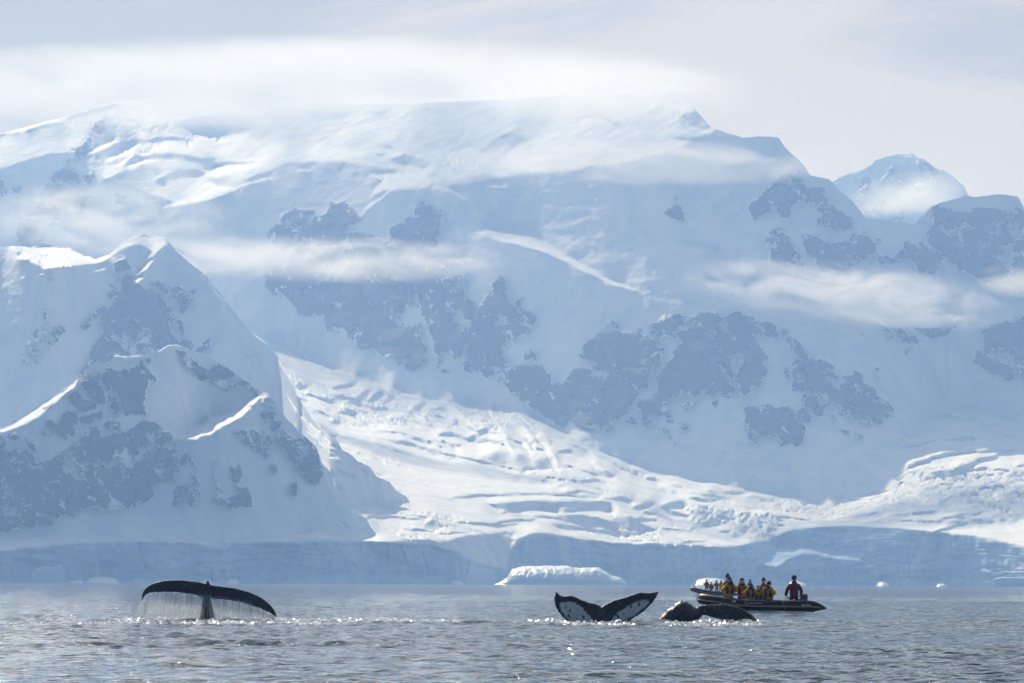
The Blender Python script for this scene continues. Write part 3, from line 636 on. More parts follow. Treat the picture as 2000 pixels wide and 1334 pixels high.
Cc.stroke(z1([(690, 595), (760, 570)]), 3, 12, 1.2, warp=0.5)
Cc.stroke(z1([(890, 595), (960, 580)]), 3, 12, 1.2, warp=0.5); Cc.stroke(z1([(1000, 600), (1040, 620), (1085, 665)]), 3, 12, 1.2, warp=0.5)
Cc.area([(-260, 1060), (-260, 1042), (120, 1032), (300, 1010), (480, 1012), (600, 1040), (640, 1070), (640, 1100), (-260, 1100)], 46, 10, 4)
for p, w in [([(628, 915), (650, 950), (672, 985)], 7), ([(680, 1000), (715, 1030), (750, 1052)], 9), ([(600, 960), (650, 1010), (690, 1040)], 5)]:
    Cc.stroke(p, w, 14, 3)
Cc.area([(660, 930), (800, 1060), (800, 1100), (700, 1100), (680, 1040), (660, 985)], 27, 26, 5)
Cc.solve(3700.0, 0.12)
_ac = np.log(A.depth(gx, gx * 0 + 1066.0)) - np.log(Cc.depth(gx, gx * 0 + 1066.0))
_ac = np.convolve(np.pad(_ac, 60, 'edge'), np.ones(121) / 121, 'valid')
Cc.q = Cc.q + _ac[None, :] + 0.009
if DBG:
    for yy in (1095,1060,900,800,700):
        print('DBG C', yy, [int(Cc.depth(np.array(float(x)), np.array(float(yy)))) for x in range(-100,701,100)])
ROCK_C = [
 z1([(0,690),(30,750),(50,800),(100,760),(140,780),(200,790),(230,830),(225,865),(280,870),(330,840),(390,800),(430,760),(500,720),(530,670),(560,640),(620,620),(640,650),(660,690),(720,670),(800,660),(860,640),(900,600),(990,600),(1040,650),(1090,690),(1120,740),(1125,800),(1130,900),(1110,980),(1080,970),(1010,980),(990,1020),(945,970),(970,1060),(920,1100),(820,1150),(730,1165),(640,1155),(565,1135),(500,1190),(400,1205),(345,1210),(340,1250),(200,1265),(150,1250),(130,1290),(70,1290),(0,1290),(-500,1290),(-500,690)]),
 z1([(680,270),(780,280),(790,240),(850,260),(900,210),(930,240),(970,300),(1010,340),(950,360),(925,400),(920,470),(930,545),(860,555),(800,540),(775,500),(765,440),(750,395),(680,390),(660,330),(665,280)]),
 z1([(500,330),(560,280),(620,290),(640,350),(655,420),(655,475),(600,480),(590,450),(540,400),(490,370)]), z1([(440,440),(470,395),(520,400),(580,460),(600,490),(590,520),(520,520),(470,480)]),
 z1([(290,590),(340,590),(380,620),(400,550),(480,540),(490,580),(560,560),(640,535),(655,570),(600,600),(540,610),(500,640),(490,680),(430,710),(390,680),(350,660),(310,640)]),
 z1([(175,690),(210,690),(240,740),(235,780),(200,780),(175,730)]), z1([(65,680),(100,665),(130,690),(100,710),(65,710)]), z1([(690,430),(730,460),(760,510),(720,560),(700,490)]), z1([(680,600),(770,600),(770,650),(700,660),(660,680),(650,620)]), z1([(925,180),(990,180),(960,230),(920,220)]),
 z1([(1115,140),(1190,150),(1180,200),(1250,230),(1250,270),(1310,290),(1300,330),(1220,300),(1170,220)]), z1([(1130,1020),(1180,990),(1230,1010),(1275,1010),(1280,1070),(1240,1085),(1240,1135),(1200,1120),(1190,1080),(1150,1085),(1125,1140),(1095,1115),(1110,1050)]),
 z1([(1150,840),(1185,800),(1200,840),(1160,880)]), z1([(1215,950),(1260,940),(1270,990),(1230,990)]), z1([(1225,810),(1250,880),(1240,900),(1215,850)]),
 z1([(270,660),(300,650),(310,690),(270,690)]), z1([(270,520),(330,485),(310,510),(280,530)]), z1([(380,420),(450,360),(430,390)]),
 z2([(180,200),(240,200),(280,260),(360,270),(430,235),(480,250),(520,300),(500,320),(470,300),(480,360),(530,370),(540,400),(450,410),(440,380),(380,360),(350,320),(270,310),(230,260)]),
 z2([(530,310),(570,330),(620,340),(690,400),(640,430),(600,380),(540,360)]), z2([(700,440),(750,420),(775,480),(740,520),(700,490)]), z2([(690,540),(770,530),(750,580),(700,570)]), z2([(750,610),(800,600),(790,640),(760,650)]),
 z2([(505,655),(560,650),(620,660),(700,650),(720,700),(740,770),(745,830),(710,820),(700,790),(640,770),(600,740),(540,700)]),
 z2([(780,680),(830,650),(880,690),(960,700),(1020,720),(1035,790),(1060,860),(1085,925),(1060,980),(1015,1000),(960,950),(910,900),(900,860),(850,820),(860,780),(810,740)]), z2([(700,680),(740,680),(770,720),(750,740),(720,720)]),
 z2([(735,880),(770,870),(780,920),(750,920)]), z2([(865,990),(900,980),(925,1050),(900,1065),(865,1030)]), z2([(380,850),(420,840),(410,880),(385,880)]),
 z2([(390,900),(410,960),(440,1000),(440,1060),(530,1070),(560,1050),(620,1050),(635,1110),(590,1130),(520,1150),(480,1155),(420,1145),(415,1110),(370,1100),(380,1080),(415,1080),(395,1000)]),
 z2([(490,880),(520,920),(555,860),(555,950),(540,985),(510,960),(530,1030),(610,1010),(610,1060),(560,1060),(520,1010),(510,940)]),
]
SNOW_C = [z1([(830, 880), (880, 780), (910, 770), (915, 850), (850, 860)]), z1([(775, 860), (800, 880), (800, 970), (780, 980)]), z1([(690, 880), (740, 830), (760, 860), (720, 890)]), z1([(390, 800), (430, 790), (480, 870), (520, 900), (460, 920), (410, 840)]), z1([(1030, 910), (1060, 820), (1065, 830), (1045, 910)]), z1([(80, 870), (120, 920), (100, 925)]), z1([(10, 1000), (40, 960), (55, 1020), (35, 1040)]), z1([(55, 1150), (110, 1205), (90, 1200)]), z1([(960, 650), (990, 650), (990, 760), (975, 760)]), z1([(330, 990), (345, 960), (350, 1000)]), z2([(880, 740), (1000, 740), (1000, 810), (940, 820), (950, 760)]), z1([(860, 1095), (930, 1090), (890, 1110)])]
TOP_C = [(-260, 990), (-60, 868), (0, 838), (60, 800), (120, 762), (150, 742), (172, 716), (188, 706), (200, 712), (215, 704), (228, 693), (250, 697), (278, 694), (300, 690), (318, 680), (340, 672), (366, 681), (395, 690), (425, 708), (450, 722), (478, 742), (500, 757), (515, 765), (530, 772), (543, 795), (560, 818), (582, 840), (604, 860), (617, 872), (628, 903), (646, 922), (652, 952), (676, 970), (686, 998), (716, 1014), (732, 1040), (765, 1056)]
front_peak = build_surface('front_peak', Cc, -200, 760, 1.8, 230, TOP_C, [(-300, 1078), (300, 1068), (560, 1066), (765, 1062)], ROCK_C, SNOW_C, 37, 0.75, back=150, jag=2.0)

# ---------------------------------------------------------------- far summit beyond the saddle
D = Relief(44)
D.solve(6500.0, 0.12)
ROCK_D = [z8([(860, 440), (960, 380), (1080, 380), (1120, 420), (1060, 500), (980, 520), (900, 470)]), z8([(930, 260), (1000, 150), (1020, 190), (1080, 190), (1110, 250), (1060, 270), (1000, 240)]), z8([(1180, 110), (1260, 170), (1330, 260), (1250, 240)]), z8([(780, 330), (840, 220), (870, 260), (830, 340)]), z8([(1120, 300), (1200, 260), (1230, 330), (1150, 360)])]
far_peak = build_surface('far_summit', D, 1540, 1990, 2.4, 120, [(1500, 430), (1560, 400), (1630, 352), (1660, 338), (1690, 330), (1712, 312), (1745, 302), (1780, 300), (1800, 310), (1830, 328), (1850, 336), (1884, 362), (1890, 380), (1930, 410), (2000, 440)], [(1500, 470), (2000, 470)], ROCK_D, [], 51, 3.4, back=900, jag=2.2)
# ================================================================ water, haze
def mat_water():
    t = NT('sea_water')
    co = t.coord('Object')
    v1 = t.coord('Object', (1.0, 1.35, 1.0))
    n1 = t.noise(0.9, 4, 0.6, v1, 0.3); n2 = t.noise(3.2, 4, 0.6, v1, 0.2); n3 = t.noise(0.16, 3, 0.5, co)
    h = t.math('ADD', t.math('MULTIPLY', n1, 0.32), t.math('MULTIPLY', n2, 0.09))
    h = t.math('ADD', h, t.math('MULTIPLY', n3, 0.2))
    t.principled(Base_Color=(0.012, 0.055, 0.090), Roughness=0.04, IOR=1.333, Specular_IOR_Level=0.5, Normal=t.bump(h, 1.0, 1.0))
    return t.m
M_WATER = mat_water()
def build_water():
    # a fan of rows, dense where it is near
    yr = np.concatenate([np.linspace(-60, 42, 12, endpoint=False), np.exp(np.linspace(math.log(42), math.log(300), 1500, endpoint=False)), np.exp(np.linspace(math.log(300), math.log(4300), 190)), [9000.0]])
    cu = np.linspace(-1.0, 1.0, 420)
    half = np.maximum(42 * 0.1333 * 1.25, yr * 0.1333 * 1.25); half[:13] = np.linspace(60, half[12], 13); half[-1] = 6000
    X = cu[None, :] * half[:, None]; Y = np.repeat(yr[:, None], len(cu), 1)
    near = 1 - sstep(330, 700, Y)
    gust = 0.55 + 0.9 * sstep(-0.25, 0.3, fbm(X / 26, Y / 17, 341, 3)) + 0.25 * fbm(X / 6, Y / 9, 345, 2)
    band = 0.0
    for (bx0, bx1, bpy, bw) in [(-50, 1050, 1217, 3.5), (0, 1000, 1228, 2.5), (150, 900, 1245, 1.6), (100, 1000, 1262, 1.6), (250, 700, 1304, 1.2), (0, 200, 1312, 1.0), (950, 1600, 1219, 3.0), (1500, 2000, 1224, 2.0)]:
        yb = ground_at((bx0 + bx1) / 2, bpy).y
        xa = (bx0 - 1000) / F * yb; xb = (bx1 - 1000) / F * yb
        band = band + np.exp(-((Y - yb - 1.5 * perlin(X / 3.0, X * 0 + bpy, 350)) / bw) ** 2) * sstep(xa - 1, xa + 1, X) * (1 - sstep(xb - 1, xb + 1, X)) * sstep(-0.15, 0.25, perlin(X / 1.4, Y / 2.0, 352))
    gust = gust + 0.9 * band
    Z = 0.085 * fbm(X / 4.5, Y / 4.2, 301, 2, 0.5) + gust * (0.068 * perlin(X / 1.35, Y / 1.25, 311) + 0.052 * perlin(X / 0.66 + 0.3 * Y, Y / 0.62, 312) * (1 - sstep(140, 330, Y)) + 0.036 * perlin(X / 0.32, Y / 0.34, 313) * (1 - sstep(110, 190, Y)))
    Z = Z * near * sstep(20, 42, Y)
    # stirred water round the tails
    for (px, py, rx, ry, a) in [(405, 1214, 3.0, 5.5, 0.16), (70, 1207, 1.5, 2.5, 0.30), (1180, 1217, 2.4, 4.5, 0.13), (1380, 1217, 2.8, 4.5, 0.14), (1480, 1196, 3.6, 3.0, 0.05)]:
        g = ground_at(px, py)
        m = np.exp(-(((X - g.x) / rx) ** 2 + ((Y - g.y) / ry) ** 2))
        Z = Z + a * m * (fbm(X / 0.8, Y / 1.3, 321, 4, 0.6, ridged=True) * 1.2)
    # short steep wavelets thrown up by the tails
    for (x0, x1, yy, hh) in [(-30, 55, 1210.5, 0.13), (55, 105, 1205, 0.15), (245, 300, 1209, 0.13), (310, 400, 1210.5, 0.11), (420, 470, 1211, 0.11), (470, 545, 1213.5, 0.10), (1040, 1110, 1214, 0.11), (1235, 1290, 1215, 0.10), (1400, 1500, 1219, 0.10)]:
        g0 = ground_at((x0 + x1) / 2, yy)
        xa = (x0 - 1000) / F * g0.y; xb = (x1 - 1000) / F * g0.y
        yc = g0.y + 0.5 * perlin(X / 0.9, X * 0 + yy, 361)
        Z = Z + hh * np.exp(-((Y - yc) / 0.42) ** 2) * sstep(xa - .2, xa + .5, X) * (1 - sstep(xb - .5, xb + .2, X)) * (0.7 + 0.8 * perlin(X / 0.5, Y / 0.6, 363))
    P = np.stack([X, Y, Z], -1)
    return tag(mesh_np('sea', P, grid_faces(*P.shape[:2]), M_WATER), kind='structure')
sea = build_water()

def box_mesh(name, lo, hi, mat, parent=None):
    x0, y0, z0 = lo; x1, y1, z1_ = hi
    v = [(x0, y0, z0), (x1, y0, z0), (x1, y1, z0), (x0, y1, z0), (x0, y0, z1_), (x1, y0, z1_), (x1, y1, z1_), (x0, y1, z1_)]
    f = [(3, 2, 1, 0), (4, 5, 6, 7), (0, 1, 5, 4), (1, 2, 6, 5), (2, 3, 7, 6), (3, 0, 4, 7)]
    return mesh_np(name, v, f, mat, parent, smooth=False)
HAZE_D = 1.72e-4
th = NT('haze_air')
hv = th.node('ShaderNodeVolumePrincipled', {'Color': (0.315, 0.53, 1.0), 'Density': HAZE_D, 'Anisotropy': 0.25, 'Absorption Color': (1.0, 1.0, 1.0)})
th.l.new(hv.outputs[0], th.out.inputs['Volume'])
haze = box_mesh('haze', (-9000, -1500, -25), (9000, 13000, 850), th.m)
tag(haze, kind='stuff', label='pale blue haze in the air before the mountains')

# ---------------------------------------------------------------- low cloud hanging against the mountain, inside the haze box
def cloud(px, py, rx, ry, Y, depth_m, dens, seed, label, tilt=0.0, thr=0.42, fine=1.0):
    c = W(px, py, Y); k = Y / F
    R = Vector((rx * k, depth_m, ry * k))
    t = NT('cloud_mist')
    tc = t.node('ShaderNodeTexCoord')
    r = t.node('ShaderNodeVectorMath', {0: tc.outputs['Object']}, operation='LENGTH').outputs['Value']
    fall = t.math('POWER', t.math('SUBTRACT', 1.0, t.math('MULTIPLY', r, r), True), 1.2)
    mp = t.node('ShaderNodeMapping', {'Scale': (R.x / 170 * fine, R.y / 170 * fine, R.z / 62 * fine), 'Location': (seed * 3.7, seed * 1.3, seed * 2.1)})
    t.l.new(tc.outputs['Object'], mp.inputs[0])
    n = t.noise(1.0, 6, 0.64, mp.outputs[0], 1.0)
    n = t.math('MULTIPLY', t.math('SUBTRACT', n, thr, True), 4.0)
    d = t.math('MULTIPLY', t.math('MULTIPLY', fall, n), dens)
    v = t.node('ShaderNodeVolumePrincipled', {'Color': (0.93, 0.95, 0.98), 'Density': d, 'Anisotropy': 0.25})
    t.l.new(v.outputs[0], t.out.inputs['Volume'])
    bm = bmesh.new(); bmesh.ops.create_icosphere(bm, subdivisions=3, radius=1.0)
    me = bpy.data.meshes.new('cloud_bank'); bm.to_mesh(me); bm.free(); me.materials.append(t.m)
    o = link(bpy.data.objects.new('cloud_bank', me))
    o.location = c; o.scale = R; o.rotation_euler = (0, tilt, 0)
    return tag(o, label, 'mist', None, 'stuff')
cloud(560, 168, 900, 72, 5700, 420, 0.015, 1, 'long grey white bank of cloud covering the summit plateau', -0.01, 0.36)
cloud(1190, 185, 300, 56, 5200, 260, 0.012, 8, 'cloud veiling the summit left of the highest point', 0.0, 0.36)
cloud(1240, 315, 420, 50, 4930, 60, 0.050, 2, 'flat band of cloud across the upper right face', 0.02, 0.42, 2.0)
cloud(620, 505, 470, 50, 4700, 60, 0.042, 3, 'thin band of cloud crossing the dark rock face', 0.02, 0.42, 2.0)
cloud(1660, 575, 350, 66, 4620, 60, 0.062, 4, 'bright cloud drifting below the right hand summits', 0.10, 0.42, 2.0)
cloud(190, 425, 280, 78, 4900, 70, 0.026, 5, 'cloud around the rock tower at upper left', 0.0, 0.41, 2.0)
cloud(1985, 548, 90, 36, 4620, 40, 0.050, 6, 'small wisp of cloud at the right edge', 0.05, 0.40, 1.6)
cloud(1775, 380, 140, 46, 5900, 150, 0.020, 7, 'cloud in the saddle before the far summit', -0.1, 0.40, 1.3)
# ================================================================ ice along the shore
def mat_ice(name, a, b, rough=0.45):
    t = NT(name)
    n = t.noise(0.25, 5, 0.6, t.coord('Object'))
    t.principled(Base_Color=t.mix(n, a, b), Roughness=rough, Specular_IOR_Level=0.4, Normal=t.bump(n, 0.5, 1.0))
    return t.m
M_BERG = mat_ice('berg_snow_ice', (0.56, 0.74, 0.88), (0.80, 0.86, 0.92))
M_BLUE = mat_ice('berg_blue_ice', (0.34, 0.60, 0.82), (0.58, 0.78, 0.90), 0.3)
AS = lambda x:  float(A.depth(np.array(float(x)), np.array(1136.0)))
def berg(profile, Y, depth, mat, label, seed, rough=0.12, front=0.0, cat='iceberg'):
    """ice with the given skyline profile (photo px), standing in the sea at distance Y"""
    xs = np.array([p[0] for p in profile], float); ys = np.array([p[1] for p in profile], float)
    n = max(24, int((xs[-1] - xs[0]) / 1.6))
    px = np.linspace(xs[0], xs[-1], n); py = np.interp(px, xs, ys)
    Y = min(AS(x) for x in np.linspace(xs[0], xs[-1], 12)) - 30 - depth * 0.5
    k = Y / F
    base = np.array([1139.5 + ROLL * (x - 1000) + HCAM * F / Y for x in px])
    h = np.maximum((base - py) * k, 0.05)
    X = np.array([float(W(x, 1140, Y)[0]) for x in px]); cx = 0.5 * (X[0] + X[-1])
    sec = np.array([(-0.5, -0.12), (-0.48, 0.0), (-0.46, 0.10), (-0.5 + 0.12 * (1 - front), 0.30), (-0.5 + 0.25 * (1 - front) + 0.02, 0.55), (-0.5 + 0.45 * (1 - front) + 0.04, 0.80), (-0.5 + 0.7 * (1 - front) + 0.07, 0.95), (0.05, 1.0), (0.22, 0.93), (0.36, 0.7), (0.46, 0.35), (0.5, 0.0), (0.5, -0.12)])
    t = np.linspace(0, 1, 40); tt = np.linspace(0, 1, len(sec))
    sy = np.interp(t, tt, sec[:, 0]); sz = np.interp(t, tt, sec[:, 1])
    e = np.sqrt(np.clip(1 - (2 * (px - px[0]) / (px[-1] - px[0]) - 1) ** 2, 0.02, 1))
    XX = np.repeat((X - cx)[:, None], 40, 1); YY = depth * sy[None, :] * e[:, None]; ZZ = h[:, None] * sz[None, :]
    sc = max(2.0, float(h.max()) * 0.5)
    YY = YY + rough * depth * fbm(XX / sc, ZZ / sc * 1.3 + seed, seed, 4, 0.55, ridged=True) * np.clip(sz[None, :], 0, 1)
    ZZ = ZZ + 0.10 * h[:, None] * fbm(XX / sc * 1.4 + 9, YY / sc, seed + 5, 4, 0.6) * np.clip(sz[None, :] * 3, 0, 1)
    P = np.stack([XX, YY, ZZ], -1)
    o = mesh_np('iceberg', P, grid_faces(n, 40), mat)
    o.location = (cx, Y, 0)
    return tag(o, label, cat, 'ice floating along the foot of the glacier front')
berg([(966, 1141), (975, 1138), (990, 1128), (1000, 1112), (1022, 1106), (1060, 1105), (1110, 1105), (1122, 1109), (1170, 1108), (1178, 1114), (1195, 1124), (1212, 1128), (1224, 1141)], AS(1090) - 80, 80, M_BERG, 'long low snow covered berg left of the two rubber boats', 3, 0.07, 0.62)
berg([(1344, 1144), (1350, 1139), (1362, 1130), (1380, 1126), (1396, 1126), (1412, 1130), (1430, 1144)], AS(1390) - 90, 50, M_BERG, 'rounded white berg behind the bow of the farther boat', 5, 0.08, 0.1)
berg([(60, 1137), (61, 1122), (70, 1110), (84, 1105), (105, 1107), (120, 1103), (126, 1118), (128, 1137)], AS(90) - 45, 16, M_BLUE, 'tall pale blue ice block at the far left shore', 7, 0.12, 0.8)
berg([(131, 1138), (138, 1134), (150, 1131), (160, 1134), (164, 1138)], AS(140) - 70, 20, M_BERG, 'tiny white floe right of the tall blue ice block', 8)
berg([(170, 1138), (174, 1129), (188, 1123), (205, 1124), (220, 1127), (230, 1131), (233, 1138)], AS(200) - 80, 40, M_BERG, 'low humped ice floe left of the arched whale tail', 9)
berg([(258, 1138), (262, 1131), (272, 1129), (282, 1132), (287, 1138)], AS(270) - 70, 6, M_BLUE, 'small dark blue ice chunk behind the arched tail tip', 10)
berg([(388, 1139), (396, 1132), (408, 1130), (418, 1139)], AS(400) - 70, 24, M_BERG, 'small white floe just above the arched tail notch', 11)
berg([(440, 1139), (446, 1132), (455, 1129), (463, 1133), (467, 1139)], AS(450) - 70, 24, M_BERG, 'small floe just right of the arched tail notch', 12)
berg([(740, 1140), (741, 1128), (752, 1130), (756, 1134), (765, 1131), (778, 1132), (786, 1130), (793, 1133), (797, 1140)], AS(770) - 60, 9, M_BLUE, 'bright blue low ice arch left of the long berg', 13, 0.06, 0.9)
berg([(878, 1141), (882, 1133), (892, 1132), (902, 1134), (906, 1141)], AS(890) - 60, 24, M_BERG, 'small ribbed white floe near the long low berg', 14)
berg([(1538, 1144), (1543, 1136), (1552, 1131), (1562, 1134), (1571, 1138), (1576, 1145)], AS(1555) - 80, 34, M_BERG, 'white ice heap behind the boat driver', 15)
berg([(1711, 1146), (1716, 1136), (1724, 1133), (1733, 1137), (1739, 1146)], AS(1725) - 60, 30, M_BERG, 'round white floe at the shore right of the boats', 16)
berg([(1828, 1146), (1834, 1139), (1842, 1138), (1851, 1146)], AS(1840) - 60, 16, M_BERG, 'tiny white floe between the round floe and the right edge', 17)
berg([(1938, 1147), (1940, 1130), (1960, 1127), (1990, 1128), (2030, 1130), (2050, 1147)], AS(1980) - 55, 22, M_BLUE, 'square pale blue ice block at the right edge', 18, 0.06, 0.9)

# ================================================================ whales
def mat_whale():
    t = NT('wet_whale_skin')
    co = t.coord('Object')
    n = t.noise(3.0, 6, 0.65, co); n2 = t.noise(16.0, 4, 0.6, co); sp = t.noise(9.0, 2, 0.5, co)
    dark = t.mix(n, (0.010, 0.011, 0.014), (0.038, 0.039, 0.045))
    scar = t.ramp(n2, [(0.57, (0, 0, 0)), (0.70, (0.8, 0.8, 0.8))])
    dark = t.mix(scar, dark, (0.22, 0.22, 0.23))
    white = t.mix(n, (0.50, 0.52, 0.55), (0.72, 0.73, 0.75))
    spots = t.ramp(sp, [(0.60, (0, 0, 0)), (0.64, (1, 1, 1))])
    white = t.mix(spots, white, (0.04, 0.04, 0.05))
    base = t.mix(t.attr('white'), dark, white)
    t.principled(Base_Color=base, Roughness=t.math('ADD', t.math('MULTIPLY', n, 0.3), 0.30), Specular_IOR_Level=0.25, Normal=t.bump(t.math('ADD', n2, n), 0.35, 0.03))
    return t.m
M_WHALE = mat_whale()
def to_local(pts, g):
    """photo points at the distance of ground point g -> metres from g"""
    return [(float(W(x, y, g.y)[0]) - g.x, float(W(x, y, g.y)[2])) for x, y in pts]

def eval_mesh(o):
    dg = bpy.context.evaluated_depsgraph_get()
    return bpy.data.meshes.new_from_object(o.evaluated_get(dg))

def arched_tail():
    g = ground_at(403, 1214)
    st = [(281, 1172, .06, .04), (282, 1163, .30, .08), (288, 1154, .55, .12), (300, 1147, .85, .16), (320, 1143, 1.05, .20), (350, 1143, 1.2, .24), (385, 1148, 1.2, .28), (403, 1154, .95, .33), (422, 1156, 1.15, .28), (455, 1159, 1.2, .25), (485, 1166, 1.1, .22), (508, 1176, .9, .19), (524, 1188, .62, .15), (533, 1198, .36, .10), (537, 1206, .08, .04)]
    c = np.array(to_local([(s[0], s[1]) for s in st], g)); ch = np.array([s[2] for s in st]); th_ = np.array([s[3] for s in st])
    d = np.concatenate([[0], np.cumsum(np.hypot(*np.diff(c, axis=0).T))])
    u = np.linspace(0, d[-1], 110)
    cx, cz, ch, th_ = (np.interp(u, d, v) for v in (c[:, 0], c[:, 1], ch, th_))
    for _ in range(3):
        cx[1:-1] = (cx[:-2] + 2 * cx[1:-1] + cx[2:]) / 4; cz[1:-1] = (cz[:-2] + 2 * cz[1:-1] + cz[2:]) / 4
    tx = np.gradient(cx); tz = np.gradient(cz); L = np.hypot(tx, tz); tx /= L; tz /= L
    nx, nz = -tz, tx
    a = np.linspace(0, 2 * math.pi, 20, endpoint=False)
    V = []
    for i in range(110):
        rag = 1 + 0.02 * math.sin(i * 2.1) + 0.015 * math.sin(i * 5.3)
        for q in a:
            cc = math.cos(q); ss = math.sin(q)
            w = th_[i] * 0.5 * ss * (1 - 0.55 * max(0, cc))          # thin towards the trailing edge
            y = -ch[i] * (0.20 * rag if cc > 0 else 0.5) * cc
            drop = -0.28 * max(0, cc) * min(1.0, ch[i]) + 0.02 * ch[i] * min(0, cc) + 0.05
            V.append((cx[i] + nx[i] * (w + drop), y, cz[i] + nz[i] * (w + drop)))
    faces = []
    for i in range(109):
        for k in range(20):
            faces.append((i * 20 + k, i * 20 + (k + 1) % 20, (i + 1) * 20 + (k + 1) % 20, (i + 1) * 20 + k))
    bm = bmesh.new()
    vs_ = [bm.verts.new(v) for v in V]
    for f in faces: bm.faces.new([vs_[k] for k in f])
    bm.faces.new(vs_[:20][::-1]); bm.faces.new(vs_[-20:])
    # tail stock down into the sea
    zt_ = float(np.interp(0, cx, cz))
    ring0 = None
    for k, (yy, zz, rx, ry) in enumerate([(0.05, zt_ - 0.02, .12, .22), (0.06, zt_ - 0.18, .13, .26), (0.08, zt_ - 0.40, .15, .30), (0.10, zt_ - 0.65, .185, .34), (0.12, zt_ - 0.9, .23, .40), (0.14, -0.5, .32, .5), (0.15, -0.9, .38, .55)]):
        ring = [bm.verts.new((rx * math.cos(q) * (1 + 0.14 * math.cos(5 * q)), yy + ry * math.sin(q), zz)) for q in a]
        if ring0:
            for j in range(20): bm.faces.new((ring0[j], ring0[(j + 1) % 20], ring[(j + 1) % 20], ring[j]))
        else: bm.faces.new(ring)
        ring0 = ring
    bm.faces.new(ring0[::-1])
    # knob in the notch
    bmesh.ops.create_icosphere(bm, subdivisions=2, radius=0.10, matrix=Matrix.Translation((0.03, 0.12, zt_ + 0.22)) @ Matrix.Diagonal((0.6, 1, 1.3, 1)))
    bmesh.ops.create_icosphere(bm, subdivisions=2, radius=0.13, matrix=Matrix.Translation((0.02, 0.10, zt_ + 0.12)))
    bmesh.ops.recalc_face_normals(bm, faces=bm.faces)
    me = bpy.data.meshes.new('whale_tail'); bm.to_mesh(me); bm.free()
    o = link(bpy.data.objects.new('whale', me))
    m = o.modifiers.new('r', 'REMESH'); m.mode = 'VOXEL'; m.voxel_size = 0.028; m.use_smooth_shade = True
    sm = o.modifiers.new('s', 'SMOOTH'); sm.factor = 0.5; sm.iterations = 3
    me2 = eval_mesh(o); o.modifiers.clear(); o.data = me2
    n = len(me2.vertices); co = np.empty(n * 3, np.float32); me2.vertices.foreach_get('co', co); co = co.reshape(-1, 3)
    co[:, 2] += (0.016 * fbm(co[:, 0] * 7, co[:, 1] * 7, 411, 4) * (co[:, 2] > 0)).astype(np.float32)
    me2.vertices.foreach_set('co', co.ravel())
    at = me2.attributes.new('white', 'FLOAT', 'POINT'); at.data.foreach_set('value', np.zeros(n, np.float32))
    me2.polygons.foreach_set('use_smooth', np.ones(len(me2.polygons), bool))
    me2.materials.clear(); me2.materials.append(M_WHALE)
    o.location = g
    tag(o, 'arched dark whale tail streaming water, drooping tips, at the left', 'whale', 'whale tails above the water')
    return g, cx, cz, nx, nz, ch
TAIL = arched_tail()

def plate_tail(px_ref, py_ref, outline, thick, yoff, whites, label, seed, cell=0.024):
    g = ground_at(px_ref, py_ref)
    ol = np.array(to_local(outline, g))
    x0, z0 = ol.min(0) - 0.05; x1, z1_ = ol.max(0) + 0.05
    xs = np.arange(x0, x1, cell); zs = np.arange(z0, z1_, cell)
    XX, ZZ = np.meshgrid(xs, zs)
    wx = XX + 0.025 * fbm(XX * 9, ZZ * 9, seed, 3); wz = ZZ + 0.03 * fbm(XX * 9 + 7, ZZ * 9, seed + 3, 3)
    sd = poly_sd(ol, wx, wz) + 0.035
    inside = sd > 0
    t = thick(XX, ZZ, np.clip(sd, 0, None))
    y = yoff(XX, ZZ)
    front = np.stack([XX, y - t, ZZ], -1); back = np.stack([XX, y + t, ZZ], -1)
    R, C = XX.shape
    q = inside[:-1, :-1] & inside[1:, :-1] & inside[:-1, 1:] & inside[1:, 1:]
    idx = np.arange(R * C).reshape(R, C)
    f = np.stack([idx[:-1, :-1], idx[:-1, 1:], idx[1:, 1:], idx[1:, :-1]], -1)[q]
    fb = f[:, ::-1] + R * C
    # rim: edges used once
    ed = {}
    for face in f:
        for a_, b_ in ((face[0], face[1]), (face[1], face[2]), (face[2], face[3]), (face[3], face[0])):
            key = (min(a_, b_), max(a_, b_))
            ed[key] = None if key in ed else (a_, b_)
    rim = np.array([(b_, a_, a_ + R * C, b_ + R * C) for v in ed.values() if v for a_, b_ in (v,)])
    faces = np.concatenate([f, fb, rim], 0)
    V = np.concatenate([front.reshape(-1, 3), back.reshape(-1, 3)], 0)
    used = np.unique(faces); mp = np.full(len(V), -1); mp[used] = np.arange(len(used))
    wv = np.zeros(R * C)
    for wp in whites:
        d = poly_sd(np.array(to_local(wp, g)), (XX + 0.07 * fbm(XX * 5, ZZ * 5, seed + 8, 4)).ravel(), (ZZ + 0.07 * fbm(XX * 5 + 3, ZZ * 5, seed + 12, 4)).ravel())
        wv = np.maximum(wv, sstep(-0.02, 0.05, d))
    wv = np.concatenate([wv, wv * 0])[used]
    o = mesh_np('whale', V[used], mp[faces], M_WHALE, attrs={'white': wv})
    sm = o.modifiers.new('s', 'SMOOTH'); sm.factor = 0.5; sm.iterations = 4
    o.location = g
    return tag(o, label, 'whale', 'whale tails above the water')
FLUKE = [(1087, 1157), (1093, 1163), (1104, 1166), (1114, 1164), (1124, 1167), (1136, 1173), (1150, 1178), (1162, 1180), (1170, 1183), (1175, 1188), (1181, 1182), (1192, 1178), (1204, 1172), (1222, 1168), (1236, 1162), (1252, 1158), (1268, 1160), (1280, 1157), (1287, 1156),
         (1283, 1166), (1274, 1177), (1262, 1190), (1250, 1199), (1238, 1206), (1228, 1213), (1222, 1226), (1200, 1240), (1150, 1240), (1122, 1226), (1110, 1214), (1098, 1203), (1090, 1192), (1085, 1180), (1084, 1168)]
